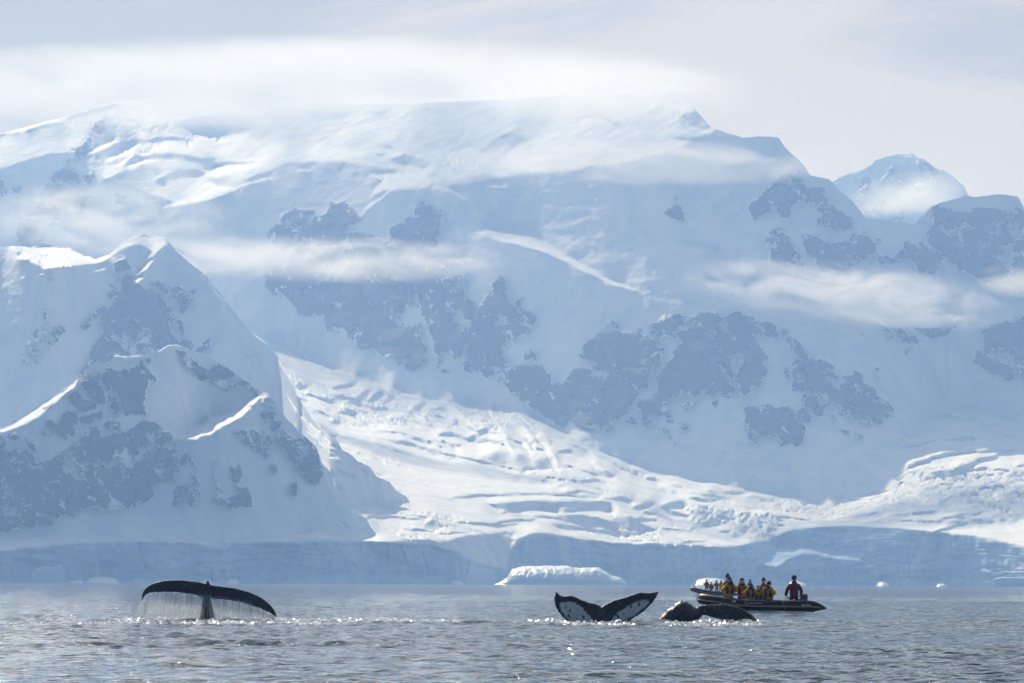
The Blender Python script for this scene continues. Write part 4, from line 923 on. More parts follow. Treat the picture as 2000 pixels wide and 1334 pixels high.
plate_tail(1175, 1217, FLUKE,
           lambda x, z, s: 0.016 + 0.13 * np.sqrt(np.clip(s / 0.5, 0, 1)) + 0.20 * np.exp(-(x / 0.22) ** 2) * sstep(0.62, 0.0, z) * np.clip(s / 0.1, 0, 1),
           lambda x, z: 0.10 + 0.07 * x * x + 0.30 * z - 0.10 * np.exp(-(x / 0.3) ** 2),
           [[(1092, 1180), (1098, 1176), (1112, 1174), (1124, 1176), (1138, 1186), (1150, 1198), (1160, 1212), (1158, 1220), (1124, 1220), (1108, 1208), (1096, 1196)], [(1196, 1207), (1210, 1193), (1232, 1180), (1252, 1171), (1266, 1170), (1270, 1175), (1258, 1189), (1240, 1202), (1224, 1213), (1205, 1220), (1192, 1220)]],
           'upright whale fluke showing white underside patches', 431)
SIDE = [(1283, 1214), (1290, 1205), (1299, 1197), (1303, 1191), (1312, 1187), (1319, 1180), (1329, 1175), (1340, 1176), (1350, 1181), (1358, 1188), (1364, 1185), (1380, 1182), (1400, 1181), (1422, 1182), (1442, 1186), (1458, 1193), (1470, 1202), (1478, 1210), (1484, 1222), (1477, 1216), (1466, 1208), (1452, 1209), (1436, 1211), (1414, 1210), (1396, 1206), (1382, 1202), (1374, 1200), (1366, 1208), (1352, 1213), (1342, 1220), (1330, 1236), (1296, 1236)]
_gs = ground_at(1370, 1217)
_lx = lambda px: (px - 1370) / F * _gs.y
plate_tail(1370, 1217, SIDE,
           lambda x, z, s: 0.018 + np.where(x < _lx(1366), 0.30, 0.12) * np.sqrt(np.clip(s / 0.34, 0, 1)) * np.clip(s / 0.05, 0.3, 1),
           lambda x, z: np.where(x < _lx(1366), -0.25 * sstep(_lx(1372), _lx(1335), x), 0.18 * (x - _lx(1366))) + 0.45 * z,
           [], 'dark drooping whale tail just in front of the nearer rubber boat', 451)

# ---------------------------------------------------------------- falling water, spray and foam
def mat_spray(name, alpha, colr=(0.86, 0.89, 0.92)):
    t = NT(name)
    d = t.node('ShaderNodeBsdfDiffuse', {'Color': colr}); tr = t.node('ShaderNodeBsdfTranslucent', {'Color': colr})
    m = t.node('ShaderNodeMixShader', {0: 0.5, 1: d.outputs[0], 2: tr.outputs[0]})
    g_ = t.node('ShaderNodeBsdfGlossy', {'Color': (1, 1, 1), 'Roughness': 0.2})
    m2 = t.node('ShaderNodeMixShader', {0: 0.12, 1: m.outputs[0], 2: g_.outputs[0]})
    tp = t.node('ShaderNodeBsdfTransparent')
    mx = t.node('ShaderNodeMixShader', {0: alpha, 1: tp.outputs[0], 2: m2.outputs[0]})
    t.l.new(mx.outputs[0], t.out.inputs[0])
    return t.m
M_FALL = mat_spray('falling_water', 0.21)
M_FOAM = mat_spray('sea_foam', 0.75)
def strands(name, tops, y0, y1, n, rmin, rmax, seed, lean=0.0, brk=0.25):
    """thin streams falling from a polyline of (x, z) down to the sea"""
    r = np.random.RandomState(seed)
    tx = np.array([p[0] for p in tops]); tz = np.array([p[1] for p in tops])
    V = []; Fc = []
    for k in range(n):
        x = r.uniform(tx[0], tx[-1]); zt = float(np.interp(x, tx, tz)) + r.uniform(-0.02, 0.03)
        y = r.uniform(y0, y1)
        z = zt; zb = -0.03
        while z > zb + 0.02:
            ln = min(z - zb, r.uniform(0.12, 0.6)); rad = r.uniform(rmin, rmax) * (1 + 0.5 * (zt - z))
            dx = r.normal(0, 0.006) + lean * ln
            i0 = len(V)
            for s_, (zz, rr) in enumerate(((z, rad * 0.5), (z - ln * 0.5, rad), (z - ln, rad * 0.35))):
                for q in range(3):
                    an = q * 2.0944
                    V.append((x + dx * s_ * 0.5 + rr * math.cos(an), y + rr * math.sin(an), zz))
            for s_ in range(2):
                for q in range(3):
                    a_ = i0 + s_ * 3 + q; b_ = i0 + s_ * 3 + (q + 1) % 3
                    Fc.append((a_, b_, b_ + 3, a_ + 3))
            x += dx
            z -= ln + (r.uniform(0.01, 0.10) if r.rand() < brk else 0)
    return mesh_np(name, V, Fc, M_FALL)
g, cx, cz, nx, nz, ch = TAIL
low = to_local([(283, 1168), (290, 1164), (300, 1160), (322, 1157), (360, 1157), (400, 1161), (440, 1166), (480, 1174), (508, 1186), (526, 1198), (537, 1206)], g)
o = strands('falling_water', low, -0.36, -0.06, 900, 0.004, 0.012, 5)
o.location = g
tag(o, 'curtain of water falling from the arched whale tail', 'water curtain', None, 'stuff')
tipl = to_local([(277, 1170), (285, 1166)], g)
def tip_stream(px0, py0, px1, py1, label, seed, gg):
    r = np.random.RandomState(seed); V = []; Fc = []
    a0 = to_local([(px0, py0)], gg)[0]; a1 = to_local([(px1, py1)], gg)[0]
    for k in range(260):
        s0 = r.rand(); s1 = min(1.0, s0 + r.uniform(0.08, 0.3))
        j = r.normal(0, 0.06, 2)
        i0 = len(V); rad = r.uniform(0.004, 0.010)
        for s_, rr in ((s0, rad * 0.6), (s1, rad)):
            b = s_ ** 1.3
            xx = a0[0] + (a1[0] - a0[0]) * (1 - (1 - b) ** 1.5) + j[0] * (0.4 + s_); zz = max(-0.03, a0[1] + (a1[1] - a0[1]) * s_)
            for q in range(3): V.append((xx + rr * math.cos(q * 2.09), -0.05 + j[1] + rr * math.sin(q * 2.09), zz))
        for q in range(3): Fc.append((i0 + q, i0 + (q + 1) % 3, i0 + 3 + (q + 1) % 3, i0 + 3 + q))
    ob = mesh_np('falling_water', V, Fc, M_FALL); ob.location = gg
    return tag(ob, label, 'water stream', None, 'stuff')
tip_stream(282, 1170, 268, 1208, 'water pouring off the left tip of the arched tail', 6, g)
tip_stream(534, 1200, 535, 1220, 'water pouring off the right tip of the arched tail', 7, g)
tip_stream(1303, 1192, 1296, 1217, 'water trickling down the hump of the drooping tail', 8, _gs)
o = strands('falling_water', to_local([(1376, 1202), (1396, 1206), (1436, 1211), (1466, 1209), (1480, 1214)], _gs), -0.15, 0.15, 120, 0.004, 0.010, 9); o.location = _gs
tag(o, 'short curtain of water under the drooping tail by the boat', 'water curtain', None, 'stuff')

def foam(name, lines, n, seed, label):
    """froth: small flattened blobs on the sea, along photo lines (px, py, spread px)"""
    r = np.random.RandomState(seed); V = []; Fc = []
    base = [(1, 0, 0), (0.3, 0.95, 0), (-0.8, 0.6, 0), (-0.8, -0.6, 0), (0.3, -0.95, 0), (0, 0, 1.0)]
    for k in range(n):
        l = lines[r.randint(len(lines))]; s_ = r.rand()
        px = l[0] + (l[2] - l[0]) * s_ + r.normal(0, 2); py = l[1] + (l[3] - l[1]) * s_ + r.normal(0, l[4])
        p = ground_at(px, py)
        sx = r.uniform(0.02, 0.075) * r.uniform(0.5, 1.6); sy = sx * r.uniform(0.8, 2.5); sz = sx * r.uniform(0.15, 0.8)
        a = r.rand() * 6.28; i0 = len(V)
        zz = 0.01 + abs(r.normal(0, 0.03))
        for b in base:
            V.append((p.x + sx * (b[0] * math.cos(a) - b[1] * math.sin(a)), p.y + sy * (b[0] * math.sin(a) + b[1] * math.cos(a)), zz + sz * b[2]))
        for q in range(5): Fc.append((i0 + q, i0 + (q + 1) % 5, i0 + 5))
        Fc.append((i0 + 2, i0 + 1, i0)); Fc.append((i0 + 3, i0 + 2, i0)); Fc.append((i0 + 4, i0 + 3, i0))
    return tag(mesh_np(name, V, Fc, M_FOAM, smooth=False), label, 'foam', None, 'stuff')
foam('foam', [(240, 1211, 560, 1215, 2.0), (150, 1218, 700, 1219, 1.6), (290, 1212, 530, 1217, 2.0), (200, 1214, 620, 1217, 2.5), (520, 1212, 900, 1215, 1.2)], 2300, 21, 'white churned foam around the arched tail')
foam('foam', [(1030, 1215, 1230, 1217, 1.6), (1090, 1219, 1240, 1221, 1.6)], 700, 22, 'white foam at the foot of the upright fluke')
foam('foam', [(1285, 1216, 1490, 1219, 1.8), (1300, 1220, 1480, 1221, 1.8)], 850, 23, 'white foam in front of the drooping tail')
# ================================================================ inflatable boats
def mat_plain(name, colr, rough=0.5, spec=0.5, var=0.25, scale=6.0, metal=0.0):
    t = NT(name)
    n = t.noise(scale, 5, 0.6, t.coord('Object'))
    dk = tuple(c * (1 - var) for c in colr); lt = tuple(min(1, c * (1 + var)) for c in colr)
    t.principled(Base_Color=t.mix(n, dk, lt), Roughness=t.math('ADD', t.math('MULTIPLY', n, 0.2), rough - 0.1), Specular_IOR_Level=spec, Metallic=metal, Normal=t.bump(n, 0.2, 0.02))
    return t.m
M_TUBE = mat_plain('black_hypalon', (0.012, 0.012, 0.016), 0.5, 0.35)
M_STRIPE = mat_plain('tan_rub_strake', (0.50, 0.33, 0.13), 0.6, 0.3)
M_FLOOR = mat_plain('grey_deck', (0.10, 0.10, 0.11), 0.7, 0.3)
M_COWL = mat_plain('blue_cowling', (0.012, 0.05, 0.11), 0.3, 0.5)
M_METAL = mat_plain('grey_metal', (0.35, 0.36, 0.38), 0.35, 0.5, 0.15, 6, 0.8)
M_WHITE = mat_plain('white_lettering', (0.80, 0.80, 0.80), 0.6, 0.2, 0.05)
M_GOLD = mat_plain('gold_emblem', (0.55, 0.36, 0.12), 0.5, 0.3, 0.1)
M_ROPE = mat_plain('tan_rope', (0.42, 0.33, 0.20), 0.8, 0.1)

def tube_mesh(name, path, radii, mat, parent, seg=16, cap=True):
    P = np.array(path, float); n = len(P)
    T = np.gradient(P, axis=0); T /= np.linalg.norm(T, axis=1)[:, None] + 1e-9
    V = []
    up = np.array([0, 0, 1.0])
    for i in range(n):
        s = np.cross(T[i], up)
        if np.linalg.norm(s) < 1e-4: s = np.array([1.0, 0, 0])
        s /= np.linalg.norm(s); u = np.cross(s, T[i])
        for k in range(seg):
            a = 2 * math.pi * k / seg
            V.append(P[i] + radii[i] * (math.cos(a) * s + math.sin(a) * u))
    Fq = [(i * seg + k, i * seg + (k + 1) % seg, (i + 1) * seg + (k + 1) % seg, (i + 1) * seg + k) for i in range(n - 1) for k in range(seg)]
    if cap:
        for base, ii in ((0, 0), ((n - 1) * seg, n - 1)):
            c = len(V); V.append(P[ii])
            for k in range(seg): Fq.append((c, base + k, base + (k + 1) % seg, c))
    Fq = [f if f[0] != f[3] else (f[0], f[1], f[2]) for f in Fq]
    me = bpy.data.meshes.new(name); me.from_pydata([tuple(v) for v in V], [], Fq); me.validate(); me.update()
    me.polygons.foreach_set('use_smooth', np.ones(len(me.polygons), bool))
    bm = bmesh.new(); bm.from_mesh(me); bmesh.ops.recalc_face_normals(bm, faces=bm.faces); bm.to_mesh(me); bm.free()
    me.materials.append(mat)
    return link(bpy.data.objects.new(name, me), parent)
def spline(pts, n):
    P = np.array(pts, float); d = np.concatenate([[0], np.cumsum(np.linalg.norm(np.diff(P[:, :3], axis=0), axis=1))])
    u = np.linspace(0, d[-1], n); out = np.stack([np.interp(u, d, P[:, k]) for k in range(P.shape[1])], 1)
    for _ in range(4): out[1:-1] = (out[:-2] + 2 * out[1:-1] + out[2:]) / 4
    return out
def rbox(name, lo, hi, mat, parent, bevel=0.03, seg=3, shape=None):
    bm = bmesh.new(); bmesh.ops.create_cube(bm, size=1.0)
    for v in bm.verts: v.co = Vector([(lo[k] + hi[k]) / 2 + v.co[k] * (hi[k] - lo[k]) for k in range(3)])
    if shape:
        for v in bm.verts: v.co = shape(v.co)
    bmesh.ops.bevel(bm, geom=bm.edges[:], offset=bevel, segments=seg, affect='EDGES', profile=0.6)
    me = bpy.data.meshes.new(name); bm.to_mesh(me); bm.free()
    me.polygons.foreach_set('use_smooth', np.ones(len(me.polygons), bool))
    me.materials.append(mat)
    return link(bpy.data.objects.new(name, me), parent)
HULL = [(3.00, .72, .20, .03), (2.80, .73, .24, .12), (2.45, .75, .29, .25), (2.2, .76, .30, .28), (1.2, .77, .30, .28), (0.2, .77, .31, .28), (-0.8, .77, .33, .28), (-1.4, .75, .38, .275), (-1.9, .68, .46, .265), (-2.3, .55, .54, .255), (-2.58, .36, .59, .25), (-2.72, .15, .61, .25), (-2.74, 0, .615, .25)]
def make_boat(lettering=True):
    root = empty('inflatable_boat')
    half = [(x, -y, z, r) for x, y, z, r in HULL]
    path = half + [(x, -y, z, r) for x, y, z, r in half[::-1][1:]]
    S = spline(path, 120)
    tube_mesh('tube', S[:, :3], S[:, 3], M_TUBE, root, 18)
    # rub strake along the outside
    T = np.gradient(S[:, :3], axis=0); out = np.stack([T[:, 1], -T[:, 0], 0 * T[:, 0]], 1); out /= np.linalg.norm(out, axis=1)[:, None]
    if (out[60] @ np.array([-1, 0, 0])) < 0: out = -out
    k = slice(3, 117)
    tube_mesh('rub_strake', (S[:, :3] + out * (S[:, 3:4] * 0.995) + np.array([0, 0, -0.03]))[k], np.full(114, 0.034), M_STRIPE, root, 8)
    # lifeline looped along the top outside
    lp = S[12:108, :3] + out[12:108] * (S[12:108, 3:4] * 0.72) + np.array([0, 0, 1.0]) * (S[12:108, 3:4] * 0.74)
    lp[:, 2] += 0.03 * np.abs(np.sin(np.arange(96) * 0.42)) - 0.01
    tube_mesh('lifeline', lp, np.full(96, 0.010), M_ROPE, root, 6)
    rbox('floor', (-2.2, -0.55, 0.06), (2.05, 0.55, 0.14), M_FLOOR, root, 0.02)
    rbox('keel', (-2.35, -0.45, -0.12), (2.0, 0.45, 0.05), M_TUBE, root, 0.06, 3, lambda c: Vector((c.x + (0.35 if c.x < 0 and c.z < 0 else 0), c.y * (0.3 if c.z < 0 else 1), c.z + (0.32 if c.x < 0 else 0))))
    rbox('transom', (2.02, -0.56, 0.02), (2.10, 0.56, 0.50), M_FLOOR, root, 0.02)
    m = rbox('outboard_motor', (1.86, -0.17, 0.48), (2.20, 0.17, 0.84), M_COWL, root, 0.07, 4, lambda c: Vector((c.x - (0.03 if c.z > 0.6 and c.x < 2 else 0), c.y * (0.8 if c.z > 0.6 else 1), c.z + (0.03 if c.x < 2 and c.z > .6 else 0))))
    rbox('motor_leg', (2.12, -0.06, -0.45), (2.26, 0.06, 0.50), M_METAL, m, 0.03)
    tube_mesh('tiller', [(1.88, -0.02, 0.60), (1.55, -0.05, 0.66), (1.30, -0.08, 0.70)], [0.028, 0.024, 0.030], M_TUBE, m, 8)
    tube_mesh('fuel_tank', [(1.55, 0.18, 0.14), (1.55, 0.18, 0.16), (1.55, 0.18, 0.36), (1.55, 0.18, 0.40)], [0.16, 0.18, 0.18, 0.06], mat_plain('red_tank', (0.25, 0.02, 0.02), 0.5), root, 14)
    for x in (-1.3, 0.0, 1.3):
        for s in (-1, 1):
            tube_mesh('grab_handle', [(x - 0.12, s * 0.68, 0.60), (x - 0.06, s * 0.66, 0.65), (x + 0.06, s * 0.66, 0.65), (x + 0.12, s * 0.68, 0.60)], [0.014] * 4, M_TUBE, root, 6)
    tube_mesh('bow_ring', [(-2.98, -0.10, 0.64), (-3.03, -0.05, 0.60), (-3.04, 0.05, 0.60), (-2.98, 0.10, 0.64)], [0.016] * 4, M_METAL, root, 6)
    return root
def side_text(body, x, z, size, mat, parent, name, shear=0.0):
    cu = bpy.data.curves.new(name, 'FONT'); cu.body = body; cu.size = size; cu.align_x = 'CENTER'; cu.align_y = 'CENTER'; cu.shear = shear; cu.extrude = 0.002; cu.offset = size * 0.03
    tmp = bpy.data.objects.new('tmp', cu); COL.objects.link(tmp)
    me = eval_mesh(tmp); bpy.data.objects.remove(tmp, do_unlink=True)
    me.materials.clear(); me.materials.append(mat)
    o = link(bpy.data.objects.new(name, me), parent)
    hs = np.array(HULL)[::-1]
    zc = float(np.interp(x, hs[:, 0], hs[:, 2])); yc = float(np.interp(x, hs[:, 0], hs[:, 1])); r = float(np.interp(x, hs[:, 0], hs[:, 3]))
    a = math.asin(max(-0.95, min(0.95, (z - zc) / r)))
    o.location = (x, -(yc + (r + 0.006) * math.cos(a)), zc + (r + 0.006) * math.sin(a))
    o.rotation_euler = (math.pi / 2 - a, 0, 0)
    return o
def copy_tree(o, parent=None):
    c = o.copy(); COL.objects.link(c); c.parent = parent
    for ch_ in list(o.children): copy_tree(ch_, c)
    return c
boat = make_boat()
far_boat = copy_tree(boat)
GB = ground_at(1485, 1195)
boat.location = (GB.x, GB.y, -0.02); boat.rotation_euler = (0.0, 0.0, 0.03)
tag(boat, 'nearer black rubber boat numbered 14 with tan side stripe', 'boat', 'rubber boats with passengers')
side_text('14', -1.34, 0.50, 0.20, M_WHITE, boat, 'number')
side_text('MILPRO', 2.02, 0.33, 0.125, M_WHITE, boat, 'maker_lettering', 0.25)
e = side_text('Q', -0.76, 0.44, 0.19, M_GOLD, boat, 'emblem')
for i, (w_, xx) in enumerate([(0.16, -0.54), (0.10, -0.38), (0.14, -0.23), (0.12, -0.08)]):
    b_ = rbox('lettering_stroke', (-w_ / 2, -0.013, 0), (w_ / 2, 0.013, 0.003), M_WHITE, boat, 0.001, 1)
    b_.location = (xx, -(0.77 + 0.286 * math.cos(0.38)), 0.315 + 0.286 * math.sin(0.38)); b_.rotation_euler = (math.pi / 2 - 0.38, 0, 0)
tube_mesh('side_strap', [(0.92, -0.93, 0.54), (0.96, -1.02, 0.46), (1.0, -1.075, 0.32), (1.03, -1.05, 0.14)], [0.012] * 4, M_ROPE, boat, 6)
GF = ground_at(1397, 1163)
far_boat.location = (GF.x, GF.y, -0.10); far_boat.rotation_euler = (0.0, math.radians(4.5), -0.12)
tag(far_boat, 'farther black rubber boat partly hidden behind the numbered boat', 'boat', 'rubber boats with passengers')

# ================================================================ people
def mat_cloth(name, colr, var=0.3):
    t = NT(name); n = t.noise(9.0, 5, 0.6, t.coord('Object'))
    t.principled(Base_Color=t.mix(n, tuple(c * (1 - var) for c in colr), tuple(min(1, c * (1 + var)) for c in colr)), Roughness=0.8, Specular_IOR_Level=0.2, Normal=t.bump(n, 0.5, 0.03))
    return t.m
M_PARKA = mat_cloth('yellow_parka', (0.95, 0.43, 0.015)); M_MAROON = mat_cloth('maroon_coat', (0.20, 0.035, 0.045)); M_OCHRE = mat_cloth('ochre_parka', (0.80, 0.37, 0.04))
M_PANTS = mat_cloth('black_trousers', (0.02, 0.02, 0.025)); M_VEST = mat_cloth('dark_life_vest', (0.09, 0.016, 0.02)); M_BLACK = mat_cloth('black_knit', (0.012, 0.012, 0.016))
M_GREY = mat_cloth('grey_knit', (0.30, 0.32, 0.36)); M_PURPLE = mat_cloth('purple_knit', (0.13, 0.03, 0.10)); M_PALE = mat_cloth('white_knit', (0.65, 0.65, 0.66))
M_SKIN = mat_cloth('face_skin', (0.48, 0.27, 0.19), 0.1); M_CAM = mat_plain('camera_black', (0.012, 0.012, 0.013), 0.35); M_GLASS = mat_plain('dark_goggles', (0.02, 0.02, 0.03), 0.1, 0.8)
def skin_mesh(name, J, E, root, sub=1):
    bm = bmesh.new(); lay = bm.verts.layers.skin.verify(); vs_ = {}
    for k, (x, y, z, rx, ry) in J.items():
        v = bm.verts.new((x, y, z)); v[lay].radius = (rx, ry); v[lay].use_root = (k == root); vs_[k] = v
    for a, b in E: bm.edges.new((vs_[a], vs_[b]))
    me = bpy.data.meshes.new(name); bm.to_mesh(me); bm.free()
    o = bpy.data.objects.new('tmp', me); COL.objects.link(o)
    o.modifiers.new('skin', 'SKIN'); s = o.modifiers.new('sub', 'SUBSURF'); s.levels = sub; s.render_levels = sub
    out = eval_mesh(o); bpy.data.objects.remove(o, do_unlink=True)
    out.polygons.foreach_set('use_smooth', np.ones(len(out.polygons), bool))
    return out
def person(loc, rz, label, pose='photo', coat=None, hat=None, pom=False, brim=None, vest=True, stand=False, lean=0.0, hatz=0.0, scale=1.0, goggles=False, group='passengers in the rubber boats'):
    coat = coat or M_PARKA
    root = empty('person', loc, rz); root.scale = (scale,) * 3
    f = lean
    hd = (0, -0.03 - 0.5 * f, 0.63 - 0.12 * f)
    J = {'pelvis': (0, 0, 0, .15, .12), 'waist': (0, -0.01 - .1 * f, .16, .14, .11), 'chest': (0, -0.02 - .3 * f, .36, .17, .12), 'neck': (0, -0.02 - .42 * f, .52, .055, .06), 'jaw': (hd[0], hd[1] - .02, hd[2], .065, .08), 'skull': (hd[0], hd[1], hd[2] + .12, .078, .095), 'crown': (hd[0], hd[1] + .01, hd[2] + .20, .05, .06), 'nose': (hd[0], hd[1] - .125, hd[2] + .05, .014, .016)}
    E = [('pelvis', 'waist'), ('waist', 'chest'), ('chest', 'neck'), ('neck', 'jaw'), ('jaw', 'skull'), ('skull', 'crown'), ('jaw', 'nose')]
    CJ = {'pelvis': (0, 0, -.10, .21, .17), 'waist': (0, -0.01 - .1 * f, .12, .20, .16), 'chest': (0, -0.02 - .3 * f, .34, .20, .15), 'collar': (0, -0.02 - .42 * f, .51, .105, .105), 'top': (0, -0.02 - .44 * f, .56, .085, .09)}
    CE = [('pelvis', 'waist'), ('waist', 'chest'), ('chest', 'collar'), ('collar', 'top')]
    for s, n in ((-1, 'l'), (1, 'r')):
        sh = (s * .19, -0.02 - .36 * f, .44)
        if pose == 'photo': el = (s * .34, -0.20 - .3 * f, .27); wr = (s * .11, hd[1] - .26, hd[2] - .03)
        elif pose == 'rest': el = (s * .29, -0.08, .20); wr = (s * .16, -.30, .06)
        elif pose == 'tiller': el = (s * .32, 0.02, .20); wr = (s * .34 if s < 0 else s * .28, -.16, .0)
        else: el = (s * .30, 0.04, .19); wr = (s * .27, -.14, .0)
        J['sh' + n] = (*sh, .065, .07); J['el' + n] = (*el, .045, .045); J['wr' + n] = (*wr, .032, .028)
        hx = (0 - wr[0]) * .25
        d = (hx, -.02, .075) if pose == 'photo' else (hx, -.07, -.03)
        J['palm' + n] = (wr[0] + d[0] * .6, wr[1] + d[1] * .6, wr[2] + d[2] * .6, .040, .020)
        for q in range(4):
            o_ = (q - 1.5) * .020; ln = (0.9, 1.05, 1.0, 0.8)[q]
            J['f%d%s' % (q, n)] = (wr[0] + d[0] * (1 + .7 * ln) + o_, wr[1] + d[1] * (1 + .7 * ln), wr[2] + d[2] * (1 + .7 * ln), .010, .010)
            E.append(('palm' + n, 'f%d%s' % (q, n)))
        J['th' + n] = (wr[0] + d[0] * .6 - s * .05, wr[1] + d[1] - .02, wr[2] + d[2] * .9, .011, .011); E.append(('palm' + n, 'th' + n))
        E += [('chest', 'sh' + n), ('sh' + n, 'el' + n), ('el' + n, 'wr' + n), ('wr' + n, 'palm' + n)]
        CJ['sh' + n] = (*sh, .105, .105); CJ['el' + n] = (*el, .085, .085); CJ['wr' + n] = (wr[0], wr[1], wr[2] - .01, .060, .060)
        CE += [('chest', 'sh' + n), ('sh' + n, 'el' + n), ('el' + n, 'wr' + n)]
        if stand: kn = (s * .12, -.06, -.28); an = (s * .13, .02, -.56)
        else: kn = (s * .15, -.42, -.02); an = (s * .15, -.46, -.40)
        J['hip' + n] = (s * .10, 0, -.03, .10, .10); J['kn' + n] = (*kn, .07, .07); J['an' + n] = (*an, .055, .055); J['toe' + n] = (an[0], an[1] - .14, an[2] - .05, .045, .04)
        E += [('pelvis', 'hip' + n), ('hip' + n, 'kn' + n), ('kn' + n, 'an' + n), ('an' + n, 'toe' + n)]
    me = skin_mesh('body', J, E, 'pelvis')
    me.materials.clear(); me.materials.append(M_SKIN); me.materials.append(M_PANTS)
    for p_ in me.polygons: p_.material_index = 1 if p_.center.z < 0.10 and abs(p_.center.x) < 0.24 and not (pose != 'photo' and p_.center.y < -.27 and p_.center.z > -.01) else 0
    link(bpy.data.objects.new('body', me), root)
    jm = skin_mesh('parka', CJ, CE, 'pelvis'); jm.materials.clear(); jm.materials.append(coat)
    jk = link(bpy.data.objects.new('parka', jm), root)
    # hood lying on the shoulders
    bm = bmesh.new(); bmesh.ops.create_uvsphere(bm, u_segments=12, v_segments=8, radius=1.0)
    for v in bm.verts: v.co = Vector((v.co.x * .14, v.co.y * .09 + .10 - .4 * f, v.co.z * .10 + .52))
    hm = bpy.data.meshes.new('hood'); bm.to_mesh(hm); bm.free(); hm.materials.append(coat); hm.polygons.foreach_set('use_smooth', np.ones(len(hm.polygons), bool))
    link(bpy.data.objects.new('hood', hm), jk)
    if vest:
        for s in (-1, 1):
            tube_mesh('life_vest', [(s * .10, -.05 - .44 * f, .56), (s * .12, -.20 - .38 * f, .46), (s * .11, -.22 - .25 * f, .30), (s * .10, -.20 - .12 * f, .14)], [.045, .055, .06, .05], M_VEST, root, 8)
    if hat:
        bm = bmesh.new(); bmesh.ops.create_uvsphere(bm, u_segments=14, v_segments=8, radius=1.0)
        for v in list(bm.verts):
            if v.co.z < -0.35: v.co.z = -0.35
            v.co = Vector((v.co.x * .112 + hd[0], v.co.y * .130 + hd[1] + .015, v.co.z * (.13 + hatz) + hd[2] + .135))
        mm = bpy.data.meshes.new('hat'); bm.to_mesh(mm); bm.free(); mm.materials.append(hat); mm.polygons.foreach_set('use_smooth', np.ones(len(mm.polygons), bool))
        ho = link(bpy.data.objects.new('hat', mm), root)
        if brim: tube_mesh('hat_band', [(hd[0] + .118 * math.cos(a), hd[1] + .015 + .134 * math.sin(a), hd[2] + .115) for a in np.linspace(0, 2 * math.pi, 17)], [.022] * 17, brim, ho, 6, False)
        if pom:
            bm = bmesh.new(); bmesh.ops.create_icosphere(bm, subdivisions=2, radius=.052, matrix=Matrix.Translation((hd[0], hd[1] + .015, hd[2] + .29 + hatz)))
            for v in bm.verts: v.co += Vector((random.uniform(-1, 1), random.uniform(-1, 1), random.uniform(-1, 1))) * .008
            pm = bpy.data.meshes.new('pom_pom'); bm.to_mesh(pm); bm.free(); pm.materials.append(brim or hat)
            link(bpy.data.objects.new('pom_pom', pm), ho)
    # neck gaiter
    tube_mesh('neck_gaiter', [(0, -.02 - .42 * f, .53), (hd[0], hd[1] - .01, hd[2] - .03), (hd[0], hd[1] - .02, hd[2] + .01)], [.085, .092, .088], M_BLACK, root, 12)
    if goggles: tube_mesh('sunglasses', [(hd[0] - .085, hd[1] - .04, hd[2] + .09), (hd[0] - .05, hd[1] - .095, hd[2] + .09), (hd[0], hd[1] - .112, hd[2] + .092), (hd[0] + .05, hd[1] - .095, hd[2] + .09), (hd[0] + .085, hd[1] - .04, hd[2] + .09)], [.018, .026, .020, .026, .018], M_GLASS, root, 8)
    else:
        for s in (-1, 1):
            bm = bmesh.new(); bmesh.ops.create_icosphere(bm, subdivisions=1, radius=.016, matrix=Matrix.Translation((hd[0] + s * .034, hd[1] - .088, hd[2] + .09)))
            em = bpy.data.meshes.new('eye'); bm.to_mesh(em); bm.free(); em.materials.append(M_GLASS); link(bpy.data.objects.new('eye', em), root)
    tag(root, label, 'person', group)
    return root, hd
def photo_camera(root, hd, label, sc=1.0):
    c = empty('camera', (0, 0, 0))
    rbox('camera_body', (-.075, -.05, -.05), (.075, .05, .05), M_CAM, c, .015)
    tube_mesh('lens', [(0, -.04, 0), (0, -.12, 0), (0, -.20, 0), (0, -.24, 0)], [.036, .038, .044, .048], M_CAM, c, 12)
    c.scale = (sc,) * 3
    p = Vector((hd[0], hd[1] - .20, hd[2] + .06))
    p = Matrix.Rotation(root.rotation_euler.z, 3, 'Z') @ (p * root.scale.x)
    c.location = Vector(root.location) + p; c.rotation_euler = (0, 0, root.rotation_euler.z)
    return tag(c, label, 'camera', 'cameras held up by passengers')
def at_boat(b, px, dy, z):
    """a spot in boat b: photo column, metres across from the keel line, height above the water"""
    gy_ = b.location.y + dy
    return (float(W(px, 1140, gy_)[0]), gy_, z)
r, h = person(at_boat(boat, 1424, -0.10, 0.68), 0.10, 'passenger with elbows out, nearest the bow in the numbered boat', 'photo', hat=M_BLACK, brim=M_PALE, lean=0.05, scale=1.06, stand=True)
photo_camera(r, h, 'black camera held by the passenger nearest the bow')
person(at_boat(boat, 1421, 0.62, 0.86), 0.1, 'passenger in tall dark bobble hat behind the one nearest the bow', 'rest', hat=M_BLACK, brim=M_GREY, pom=True, scale=1.0, stand=True)
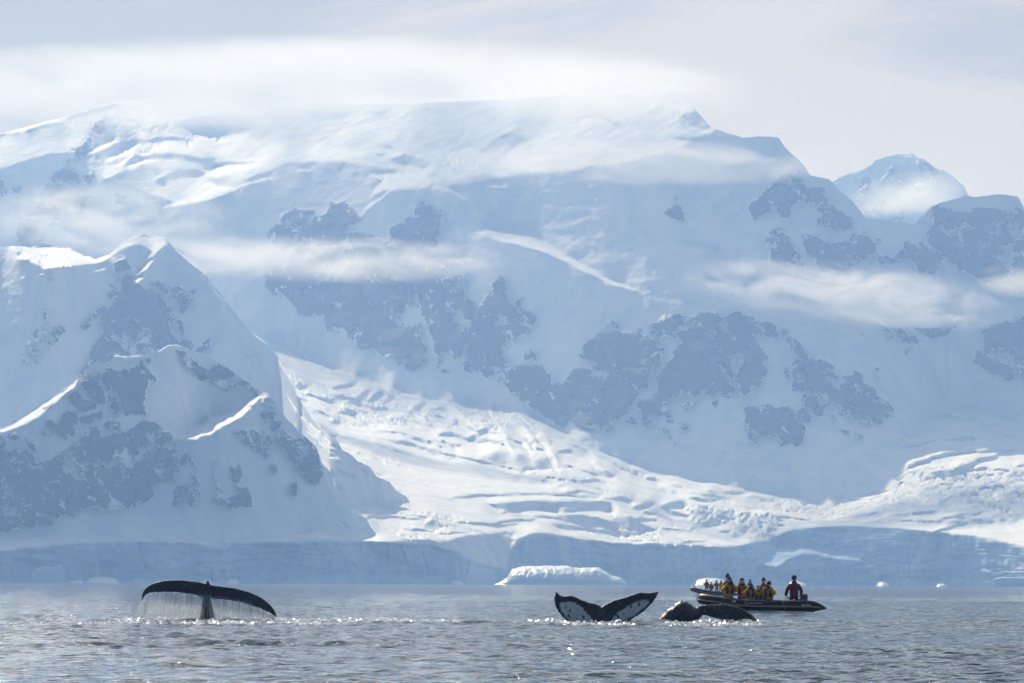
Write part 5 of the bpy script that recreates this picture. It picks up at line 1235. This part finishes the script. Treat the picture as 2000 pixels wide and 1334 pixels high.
r, h = person(at_boat(boat, 1449, 0.45, 0.64), -0.05, 'passenger in dark hood with pale cap, third from the bow', 'photo', coat=mat_cloth('orange_parka', (0.92, 0.36, 0.015)), hat=M_PURPLE, brim=M_PALE, scale=1.06)
r, h = person(at_boat(boat, 1464, -0.05, 0.53), 0.15, 'passenger in grey bobble hat crouching amid the numbered boat', 'photo', hat=M_GREY, brim=M_BLACK, pom=True, hatz=.02, lean=.12, scale=1.0)
photo_camera(r, h, 'black camera held by the passenger in the grey bobble hat')
person(at_boat(boat, 1491, 0.62, 0.66), 0.0, 'passenger in purple and white bobble hat, next to the stern group', 'rest', hat=M_PURPLE, brim=M_PALE, pom=True, scale=1.03)
r, h = person(at_boat(boat, 1503, -0.02, 0.55), -0.35, 'bareheaded looking dark haired passenger leaning on a camera', 'photo', hat=M_BLACK, lean=.15, scale=1.02)
photo_camera(r, h, 'black camera held by the passenger nearest the driver')
person(at_boat(boat, 1478, 0.10, 0.46), 0.3, 'passenger bent low between the grey and purple hats', 'rest', hat=M_PALE, lean=.35, scale=0.95)
person(at_boat(boat, 1551, 0.0, 0.74), -0.15, 'driver in maroon coat standing beside the blue outboard', 'tiller', coat=M_MAROON, hat=M_BLACK, vest=False, stand=True, goggles=True, scale=1.10)
fz = 0.80
for px, dy, z, rz, pose, hat, brim, pom, label in [
        (1380, -0.1, 0.98, 0.2, 'rest', M_BLACK, None, False, 'passenger foremost in the farther boat, steadying with one arm'),
        (1389, 0.4, 0.72, 0.0, 'rest', M_GREY, None, False, 'low seated passenger second from the bow in the farther boat'),
        (1400, 0.0, 0.86, -0.3, 'photo', M_BLACK, None, True, 'third passenger in the farther boat wearing a tilted dark hat'),
        (1408, 0.5, 0.90, 0.1, 'photo', M_BLACK, M_GREY, False, 'tall fourth passenger in the farther boat'),
        (1415, -0.1, 0.78, 0.3, 'rest', M_PURPLE, None, False, 'fifth passenger of the farther boat, by the nearer boat\'s bow passenger')]:
    person(at_boat(far_boat, px, dy, z), rz, label, pose, coat=M_OCHRE, hat=hat, brim=brim, pom=pom, stand=True, scale=0.98)
